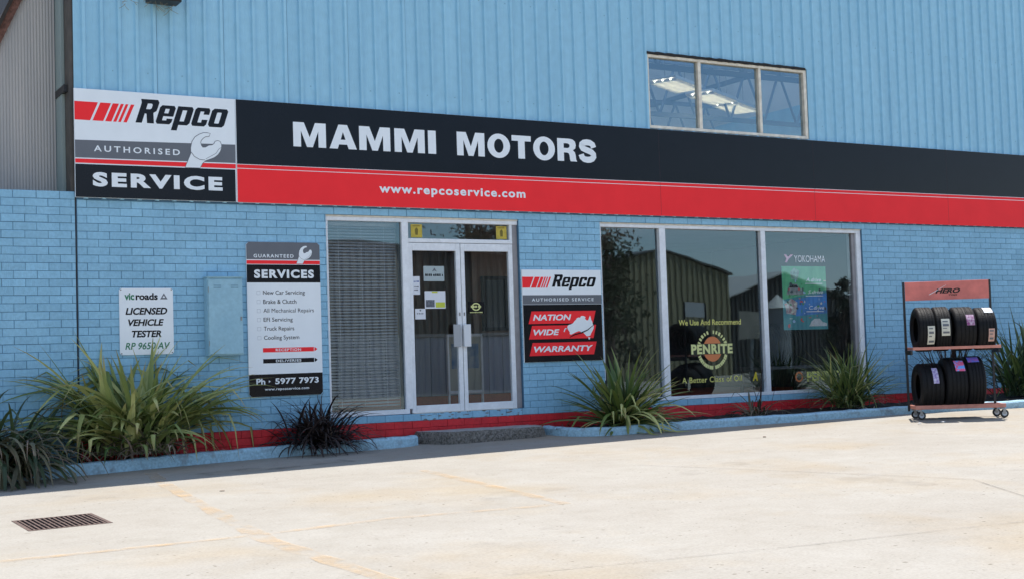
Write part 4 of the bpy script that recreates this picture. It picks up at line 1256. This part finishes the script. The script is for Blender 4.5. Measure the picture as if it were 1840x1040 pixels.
for i, (cx, zs, r_, w, rz, lab, stk) in enumerate(ty):
    # sits between the two rails
    hh = D/2-.0
    cz = zs-.004 + math.sqrt(max(r_*r_-hh*hh, .01))
    t_ = thing('tyre', lab, 'tyre', place(cx, D/2, cz), 'tyres on the rack', -AR+R(random.uniform(-2, 2)), local=True)
    tb = tyre_mesh(r_, w); rnd = random.Random(40+i)
    nb = 60
    for k in range(nb):
        a = 2*math.pi*k/nb
        for sx in (-1, 1):
            for (xa, xb) in ((.60, .80), (.24, .48)):
                x0, x1 = sorted((sx*xa*w/2, sx*xb*w/2))
                vs, fs = wrap(r_, w, x0, x1, a, a+2*math.pi/nb*.72, .002, 2)
                tb.add(vs, fs)
    tb.build('casing', RUBBER, t_, smooth=True, local=True)
    for (Ms, x0, x1, a0, a1) in stk:
        lb = MB(); vs, fs = wrap(r_, w, x0, x1, a0, a1, .0045 if Ms is not SGREY else .0058); lb.add(vs, fs); lb.build('sticker', Ms, t_, local=True)

# tyres shown inside the right pane
for i, (x, y) in enumerate(((10.20, .75), (10.48, .78), (10.76, .80))):
    t_ = thing('tyre', ('display tyre inside the shop window, left of three under the poster', 'display tyre inside the shop window, middle of three under the poster', 'display tyre inside the shop window, right of three under the poster')[i], 'tyre', (x, y, 1.05), 'tyres inside the shop window', R(-10), local=True)
    tyre_mesh(.32, .23).build('casing', RUBBER, t_, smooth=True, local=True)
ds = thing('display_bench', 'dark display bench carrying tyres inside the right pane', 'bench', (10.5, .8, .336))
MB().box(9.95, 11.1, .45, 1.1, .69, .73).build('bench_top', DARKI, ds)
for x in (10.0, 11.05):
    for y in (.5, 1.05): MB().box(x-.02, x+.02, y-.02, y+.02, .337, .69).build('leg', BLACKM, ds)

# ------------------------------------------------------------------ plants
def leafmat(name, c1, c2, tip):
    M = bpy.data.materials.new(name); M.use_nodes = True
    t = M.node_tree; b = t.nodes['Principled BSDF']
    b.inputs['Roughness'].default_value = .42
    b.inputs['Specular IOR Level'].default_value = .35
    at = t.nodes.new('ShaderNodeAttribute'); at.attribute_name = 'leafpos'
    oi = t.nodes.new('ShaderNodeSeparateColor')
    t.links.new(at.outputs['Color'], oi.inputs[0])
    mx1 = t.nodes.new('ShaderNodeMix'); mx1.data_type = 'RGBA'
    mx1.inputs[6].default_value = (*c1, 1); mx1.inputs[7].default_value = (*c2, 1)
    t.links.new(oi.outputs[1], mx1.inputs[0])
    rmp = t.nodes.new('ShaderNodeMapRange'); rmp.inputs[1].default_value = .80; rmp.inputs[2].default_value = 1.0
    t.links.new(oi.outputs[0], rmp.inputs[0])
    mu = t.nodes.new('ShaderNodeMath'); mu.operation = 'MULTIPLY'
    t.links.new(rmp.outputs[0], mu.inputs[0]); t.links.new(oi.outputs[2], mu.inputs[1])
    mx2 = t.nodes.new('ShaderNodeMix'); mx2.data_type = 'RGBA'
    mx2.inputs[7].default_value = (*tip, 1)
    t.links.new(mu.outputs[0], mx2.inputs[0]); t.links.new(mx1.outputs[2], mx2.inputs[6])
    t.links.new(mx2.outputs[2], b.inputs['Base Color'])
    tl = t.nodes.new('ShaderNodeBsdfTranslucent'); ms = t.nodes.new('ShaderNodeMixShader'); ms.inputs[0].default_value = .22
    t.links.new(mx2.outputs[2], tl.inputs[0])
    out = t.nodes['Material Output']
    t.links.new(b.outputs[0], ms.inputs[1]); t.links.new(tl.outputs[0], ms.inputs[2]); t.links.new(ms.outputs[0], out.inputs[0])
    return M
def leaves(base, n, L, w, el, droop, seed, spread=.08, az=None, seg=10, kink=.12, wallY=-.02, fz=0):
    """strap leaves: el = (min,max) start elevation in degrees, droop = (min,max) radians of bend over the length"""
    rnd = random.Random(seed)
    vs = []; fs = []; cols = []
    for i in range(n):
        a = rnd.uniform(0, 2*math.pi) if az is None else R(rnd.uniform(*az))
        e = R(rnd.uniform(*el)); l = rnd.uniform(*L); ww = rnd.uniform(*w); dr = rnd.uniform(*droop)*(1.25-.8*e/(math.pi/2)); fr_ = max(0, -math.sin(a))**1.5; l *= 1-fz*fr_; e += fz*fr_*.25; dr *= 1-fz*.4*fr_
        p = Vector((base[0]+rnd.gauss(0, spread), base[1]+rnd.gauss(0, spread*.6), base[2]-.01))
        tone = rnd.random(); tp = rnd.random()
        kk = rnd.uniform(.55, .85) if rnd.random() < kink else None
        side0 = Vector((-math.sin(a), math.cos(a), 0))
        tw = rnd.uniform(-.5, .5); sw = rnd.uniform(-.25, .25)
        k0 = len(vs)
        for s_ in range(seg+1):
            u = s_/seg
            wd = ww*min(1, .45+u*2.2)*(1-max(0, (u-.45)/.55)**1.7)*.5+.0012
            ha = a+sw*u
            d = Vector((math.cos(ha)*math.cos(e), math.sin(ha)*math.cos(e), math.sin(e)))
            sd = Vector((-math.sin(ha), math.cos(ha), 0))
            nr = sd.cross(d).normalized()
            sdt = (sd*math.cos(tw*u)+nr*math.sin(tw*u))
            q = p.copy()
            if q.y > wallY: q.y = wallY - .002*rnd.random()
            vs += [tuple(q+sdt*wd), tuple(q-nr*wd*.45), tuple(q-sdt*wd)]
            for v in range(3): cols.append((u, tone, tp, 1))
            for v in (-1, -2, -3):
                if vs[v][1] > wallY: vs[v] = (vs[v][0], wallY, vs[v][2])
            p = p+d*(l/seg)
            e -= dr/seg*(.35+1.5*u)
            if kk and s_ == int(kk*seg): e -= rnd.uniform(.6, 1.3)
            e = max(e, -1.45)
            if p.z < gz(p.x, p.y)+.01: p.z = gz(p.x, p.y)+.012
        for s_ in range(seg):
            b_ = k0+3*s_
            fs += [(b_, b_+1, b_+4, b_+3), (b_+1, b_+2, b_+5, b_+4)]
    return vs, fs, cols
def plant(name, label, cat, base, sets):
    pl = thing(name, label, cat, base, None)
    for (nm, M, kw) in sets:
        vs, fs, cols = leaves(base, **kw)
        b = MB(); b.add(vs, fs)
        o = b.build(nm, M, pl, smooth=True)
        ca = o.data.color_attributes.new('leafpos', 'FLOAT_COLOR', 'POINT')
        for i, c_ in enumerate(cols): ca.data[i].color = c_
    return pl
YG = leafmat('yellow_green_leaf', (.14, .20, .045), (.62, .61, .24), (.42, .27, .13))
MG = leafmat('mid_green_leaf', (.055, .115, .03), (.27, .33, .11), (.25, .19, .08))
DG = leafmat('deep_green_leaf', (.028, .05, .024), (.09, .13, .055), (.14, .10, .06))
BZ = leafmat('bronze_leaf', (.018, .013, .013), (.060, .043, .040), (.09, .06, .045))
OL = leafmat('dull_olive_leaf', (.062, .058, .03), (.22, .20, .115), (.26, .17, .12))
DRY = leafmat('dry_leaf', (.22, .14, .10), (.46, .37, .30), (.34, .24, .17))
def soil(x, y): return gz(x, min(y, -.5))+.07
PL_ = lambda x, y: (x, y, soil(x, y))
plant('flax_plant', 'drooping dull olive flax spilling over the kerb at the far left', 'plant', PL_(-1.05, -.68), [
    ('leaves', OL, dict(n=75, L=(.8, 1.4), w=(.03, .055), el=(25, 72), droop=(2.2, 3.6), seed=31, spread=.22, kink=.2)),
    ('leaves', DG, dict(n=150, L=(.7, 1.3), w=(.03, .055), el=(20, 75), droop=(2.0, 3.4), seed=32, spread=.22, kink=.2)),
    ('leaves', OL, dict(n=55, L=(.8, 1.3), w=(.03, .055), el=(15, 60), droop=(2.4, 3.6), seed=34, spread=.18, az=(200, 345))),
    ('dead_leaves', DRY, dict(n=70, L=(.5, 1.2), w=(.012, .034), el=(10, 62), droop=(1.8, 3.2), seed=33, spread=.22, kink=.4))])
plant('flax_plant', 'large yellow green flax fanning out below the small white tester sign', 'plant', (.52, -.30, .10), [
    ('leaves', YG, dict(n=46, L=(1.0, 1.6), w=(.05, .085), el=(34, 75), droop=(1.1, 2.5), seed=41, spread=.15, kink=.5, fz=.5)),
    ('leaves', YG, dict(n=56, L=(1.15, 1.75), w=(.05, .085), el=(28, 62), droop=(.9, 2.2), seed=46, spread=.14, kink=.5, az=(150, 222), fz=.5)),
    ('leaves', YG, dict(n=56, L=(1.15, 1.75), w=(.05, .08), el=(28, 62), droop=(.9, 2.3), seed=47, spread=.14, kink=.45, az=(318, 390), fz=.5)),
    ('leaves', MG, dict(n=95, L=(.7, 1.35), w=(.04, .068), el=(25, 82), droop=(1.0, 2.5), seed=42, spread=.18, kink=.3, fz=.55)),
    ('leaves', YG, dict(n=40, L=(1.2, 1.5), w=(.045, .072), el=(56, 84), droop=(.2, 1.0), seed=49, spread=.16, kink=.2, fz=.3)),
    ('leaves', OL, dict(n=60, L=(.5, 1.0), w=(.025, .045), el=(8, 60), droop=(.9, 2.2), seed=43, spread=.22, fz=.6)),
    ('dead_leaves', DRY, dict(n=260, L=(.2, .5), w=(.008, .022), el=(5, 75), droop=(.8, 2.4), seed=44, spread=.20, kink=.3, fz=.4)),
    ('dead_leaves', DRY, dict(n=120, L=(.22, .5), w=(.008, .02), el=(30, 80), droop=(.8, 2.6), seed=48, spread=.16, kink=.3, az=(200, 340)))])
plant('flax_plant', 'dark bronze flax tuft below the services sign', 'plant', PL_(2.60, -.34), [
    ('leaves', BZ, dict(n=330, L=(.42, .84), w=(.013, .028), el=(18, 82), droop=(1.1, 2.9), seed=51, spread=.13, kink=.2)),
    ('dead_leaves', DRY, dict(n=14, L=(.3, .6), w=(.006, .014), el=(5, 55), droop=(.8, 2.0), seed=52, spread=.1))])
plant('flax_plant', 'spiky green flax right of the door step leaning over the kerb', 'plant', PL_(6.56, -.70), [
    ('leaves', MG, dict(n=100, L=(.75, 1.15), w=(.04, .062), el=(8, 82), droop=(.15, 1.1), seed=61, spread=.07, kink=.05)),
    ('leaves', YG, dict(n=50, L=(.7, 1.1), w=(.04, .06), el=(0, 66), droop=(.2, 1.4), seed=62, spread=.07, az=(165, 365), kink=.08)),
    ('leaves', YG, dict(n=16, L=(.85, 1.15), w=(.035, .055), el=(25, 60), droop=(1.5, 2.5), seed=64, spread=.06, az=(215, 300), kink=.1)),
    ('leaves', DG, dict(n=60, L=(.4, .85), w=(.03, .05), el=(10, 80), droop=(.2, 1.0), seed=63, spread=.08))])
plant('flax_plant', 'sparse thin flax with few leaves in front of the window mullion', 'plant', PL_(8.75, -.72), [
    ('leaves', OL, dict(n=34, L=(.3, .62), w=(.016, .03), el=(8, 60), droop=(.7, 2.2), seed=71, spread=.09, kink=.25)),
    ('leaves', BZ, dict(n=5, L=(.55, .85), w=(.010, .018), el=(66, 86), droop=(.1, .6), seed=74, spread=.09)),
    ('dead_leaves', DRY, dict(n=14, L=(.2, .5), w=(.01, .02), el=(0, 60), droop=(.6, 2.2), seed=73, spread=.07))])
plant('flax_plant', 'round fine leaved green flax between the right pane and the tyre rack', 'plant', PL_(10.55, -.62), [
    ('leaves', MG, dict(n=210, L=(.6, 1.08), w=(.014, .026), el=(22, 86), droop=(.3, 1.7), seed=81, spread=.10)),
    ('leaves', YG, dict(n=70, L=(.6, 1.0), w=(.014, .024), el=(25, 85), droop=(.3, 1.7), seed=82, spread=.10)),
    ('leaves', DG, dict(n=80, L=(.4, .8), w=(.014, .024), el=(5, 80), droop=(.4, 1.6), seed=83, spread=.10)),
    ('dead_leaves', DRY, dict(n=12, L=(.4, .7), w=(.01, .018), el=(0, 50), droop=(.6, 1.6), seed=84, spread=.10))])
plant('flax_plant', 'thin dark upright flax directly behind the tyre rack', 'plant', PL_(12.35, -.85), [
    ('leaves', BZ, dict(n=70, L=(.7, 1.3), w=(.016, .03), el=(40, 88), droop=(.1, 1.1), seed=91, spread=.14)),
    ('leaves', DG, dict(n=30, L=(.6, 1.0), w=(.016, .03), el=(30, 85), droop=(.2, 1.2), seed=92, spread=.14))])
plant('flax_plant', 'tall dark green flax right of the tyre rack at the picture edge', 'plant', PL_(13.75, -1.0), [
    ('leaves', DG, dict(n=110, L=(.8, 1.5), w=(.025, .042), el=(30, 86), droop=(.2, 1.5), seed=95, spread=.18)),
    ('leaves', MG, dict(n=50, L=(.8, 1.4), w=(.025, .04), el=(35, 86), droop=(.2, 1.5), seed=96, spread=.18)),
    ('dead_leaves', DRY, dict(n=8, L=(.5, .9), w=(.014, .025), el=(20, 70), droop=(.5, 1.6), seed=97, spread=.16))])

# ------------------------------------------------------------------ small litter
def litter(P, n, seed, y0, y1):
    rnd = random.Random(seed); b = MB()
    for i in range(n):
        p = rnd.choice(P); x = p.x+rnd.uniform(-.1, .1); y = rnd.uniform(p.y+y0, y1)
        l = rnd.uniform(.015, .07); w = rnd.uniform(.004, .012); a = rnd.uniform(0, 6.28); zz = gz(x, y)+rnd.uniform(.085, .11); tl = rnd.uniform(-.4, .4)
        ca, sa = math.cos(a), math.sin(a)
        q = lambda u, v: (x+ca*u-sa*v, min(-.01, y+sa*u+ca*v), zz+u*tl)
        b.add([q(-l, 0), q(0, w), q(l, 0), q(0, -w)], [(0, 1, 2, 3)], rnd.choice((0, 0, 1)))
    return b
tag(litter(PL, 420, 5, .12, -.03).build('leaf_litter', [mat('litter_brown', (.13, .085, .06), .9, .5, 9), mat('litter_straw', (.34, .28, .20), .9, .4, 9)]), kind='stuff')
tag(litter(PR[4:], 700, 6, .13, -.03).build('leaf_litter', [mat('litter_brown', (.13, .085, .06), .9, .5, 9), mat('litter_straw', (.34, .28, .20), .9, .4, 9)]), kind='stuff')
def pebble(x, y, r, M, label, cat, name, sz=.6):
    rnd = random.Random(int(x*100)); b = MB(); n = 9; vs = []; fs = []
    for j, (rr_, zz) in enumerate(((.85, 0), (1, .35), (.7, .8), (.25, 1))):
        for k in range(n):
            a = 2*math.pi*k/n; q = r*rr_*rnd.uniform(.8, 1.15)
            vs.append((x+q*math.cos(a)*1.3, y+q*math.sin(a), gz(x, y)+.005+zz*r*sz))
    for j in range(3):
        for k in range(n): fs.append((j*n+k, j*n+(k+1) % n, (j+1)*n+(k+1) % n, (j+1)*n+k))
    fs.append(tuple(3*n+k for k in range(n)))
    tag(b.add(vs, fs).build(name, M), label, cat)
WP = mat('white_stone', (.62, .6, .57), .8, .1, 30)
GP = mat('brown_stone', (.17, .12, .09), .8, .3, 30)
pebble(9.45, -2.95, .022, WP, 'small white pebble left of the rack on the concrete', 'pebble', 'pebble')
pebble(9.75, -3.05, .026, WP, 'white pebble just below the front left rack wheel', 'pebble', 'pebble')
pebble(7.05, -2.85, .018, GP, 'brown pebble on the sunlit concrete below the big window', 'pebble', 'pebble')
pebble(.55, -3.1, .02, GP, 'dry leaf scrap on the concrete near the shade edge at the left', 'leaf', 'leaf_scrap', .15)

# ------------------------------------------------------------------ across the yard: seen only as reflections in the glass
OLIVE = mat('olive_shed_sheet', (.32, .29, .185), .55, .15, 2, stretch=(3, 3, .3))
def far_shed(name, label, x0, x1, xr_, ze, zr, zl, yf, yb, MW, MR):
    g = gz(40, yf)-.3
    t_ = thing(name, label, 'shed', ((x0+x1)/2, (yf+yb)/2, g))
    b = MB(); x = x0; vs = []
    prof_ = []
    while x <= x1:
        prof_ += [(x, 0), (x+.14, -.0), (x+.18, .09), (x+.30, .09)]; x += .36
    def top(x):
        return zr+(zl-zr)*(xr_-x)/(xr_-x0) if x < xr_ else zr+(ze-zr)*(x-xr_)/(x1-xr_)
    for (x, y) in prof_:
        x = min(x, x1)
        vs += [(x, yf+y, g), (x, yf+y, top(x))]
    b.add(vs, [(2*i, 2*i+1, 2*i+3, 2*i+2) for i in range(len(prof_)-1)])
    b.build('front_wall', MW, t_)
    MB().box(x0, x0+.1, yb, yf-.06, g, top(x0)-.1).box(x1-.1, x1, yb, yf-.06, g, top(x1)-.1).build('side_wall', MW, t_)
    r = MB()
    for (xa, xb) in ((x0-.2, xr_), (xr_, x1+.2)):
        za, zb_ = top(max(xa, x0))+.02, top(min(xb, x1))+.02
        r.add([(xa, yf+.2, za), (xb, yf+.2, zb_), (xb, yb, zb_), (xa, yb, za), (xa, yf+.2, za+.1), (xb, yf+.2, zb_+.1), (xb, yb, zb_+.1), (xa, yb, za+.1)], BF)
    r.build('roof', MR, t_)
    return t_
far_shed('corrugated_shed', 'long low brown grey shed across the yard, mirrored in the doors and blinded window', 6.0, 29.5, 21.0, 5.7, 6.35, 5.3, -40, -56, mat('brown_grey_sheet', (.36, .345, .32), .55, .15, 2, stretch=(3, 3, .3)), mat('dull_roof_sheet', (.2, .2, .2), .5))
ROOFL = mat('pale_roof_sheet', (.45, .44, .42), .5, .1, 1)
far_shed('corrugated_shed', 'olive gabled shed across the yard, mirrored in the middle pane', 31.5, 41.9, 37.7, 4.9, 6.2, 5.0, -40, -58, OLIVE, mat('dark_roof_sheet', (.12, .12, .11), .5))
far_shed('corrugated_shed', 'dark shed with pale roof across the yard, mirrored in the right pane', 49.0, 63.0, 54.6, 3.2, 5.8, 3.9, -50, -70, mat('dark_shed_sheet', (.07, .07, .065), .6), ROOFL)
sl_ = thing('silo', 'small silo with pale conical roof mirrored in the right pane', 'silo', (36.4, -30, gz(36, -30)-.3))
b = MB(); n = 24
b.tube([(36.4, -30, gz(36, -30)-.3), (36.4, -30, 2.8)], .55, n); b.build('tank', mat('grey_tank', (.25, .26, .27), .5, .2, 3), sl_)
b = MB()
for k in range(n):
    a0, a1 = 2*math.pi*k/n, 2*math.pi*(k+1)/n
    b.add([(36.4+.68*math.cos(a0), -30+.68*math.sin(a0), 2.80), (36.4+.68*math.cos(a1), -30+.68*math.sin(a1), 2.80), (36.4, -30, 3.42)], [(0, 1, 2)])
b.build('cone_roof', ROOFL, sl_)
sb_ = thing('yard_sign', 'pale board on one post mirrored low in the middle pane', 'sign', (27.2, -20, gz(27, -20)))
MB().box(25.84, 26.95, -20, -19.95, 1.38, 2.29).build('board', mat('pale_board', (.30, .28, .24), .6, .2, 3), sb_)
MB().box(26.40, 26.50, -20.1, -20.01, gz(27, -20)-.2, 2.2).build('post', STEEL, sb_)
def tree(label, x, y, h, r, seed, M, nl=2600, low=.35):
    rnd = random.Random(seed); g = gz(x, y)-.2
    t_ = thing('tree', label, 'tree', (x, y, g))
    b = MB(); b.tube([(x, y, g), (x+.1, y, g+h*.4), (x-.1, y+.1, g+h*.8)], [h*.03, h*.02, h*.006], 8)
    blobs = []
    for i in range(16):
        a = rnd.uniform(0, 6.28); q = rnd.uniform(.15, .85)*r; zz = g+h*rnd.uniform(low, .95)
        c_ = Vector((x+q*math.cos(a), y+q*math.sin(a), zz)); blobs.append((c_, rnd.uniform(.18, .36)*r))
        b.tube([(x, y, g+h*.35), tuple((Vector((x, y, g+h*.5))+c_)/2), tuple(c_)], [h*.012, h*.008, h*.003], 5)
    b.build('trunk', mat('bark', (.12, .09, .07), .9), t_)
    lf = MB()
    for i in range(nl):
        c_, q = rnd.choice(blobs)
        p = c_+Vector((rnd.gauss(0, 1), rnd.gauss(0, 1), rnd.gauss(0, .8)))*q*.6
        s_ = rnd.uniform(.06, .16)*max(1, h/8); d1 = Vector((rnd.gauss(0, 1), rnd.gauss(0, 1), rnd.gauss(0, 1))).normalized(); d2 = d1.orthogonal().normalized()
        lf.add([tuple(p-d1*s_), tuple(p+d2*s_*.4), tuple(p+d1*s_), tuple(p-d2*s_*.4)], [(0, 1, 2, 3)])
    lf.build('crown', M, t_)
GUM = mat('gum_leaf', (.06, .075, .035), .6, .4, 1.5)
tree('gum tree in front of the olive shed, mirrored in the left pane', 30.9, -35, 8.6, 2.6, 61, GUM, 4200, .18)
tree('tall gum tree behind the olive shed, mirrored in the left pane', 37.5, -60, 13.5, 4.2, 64, GUM)
tree('dark bushy tree mirrored at the right edge of the right pane', 41.2, -31, 4.6, 1.2, 62, mat('dark_leaf', (.025, .035, .018), .6), 2600, .1)
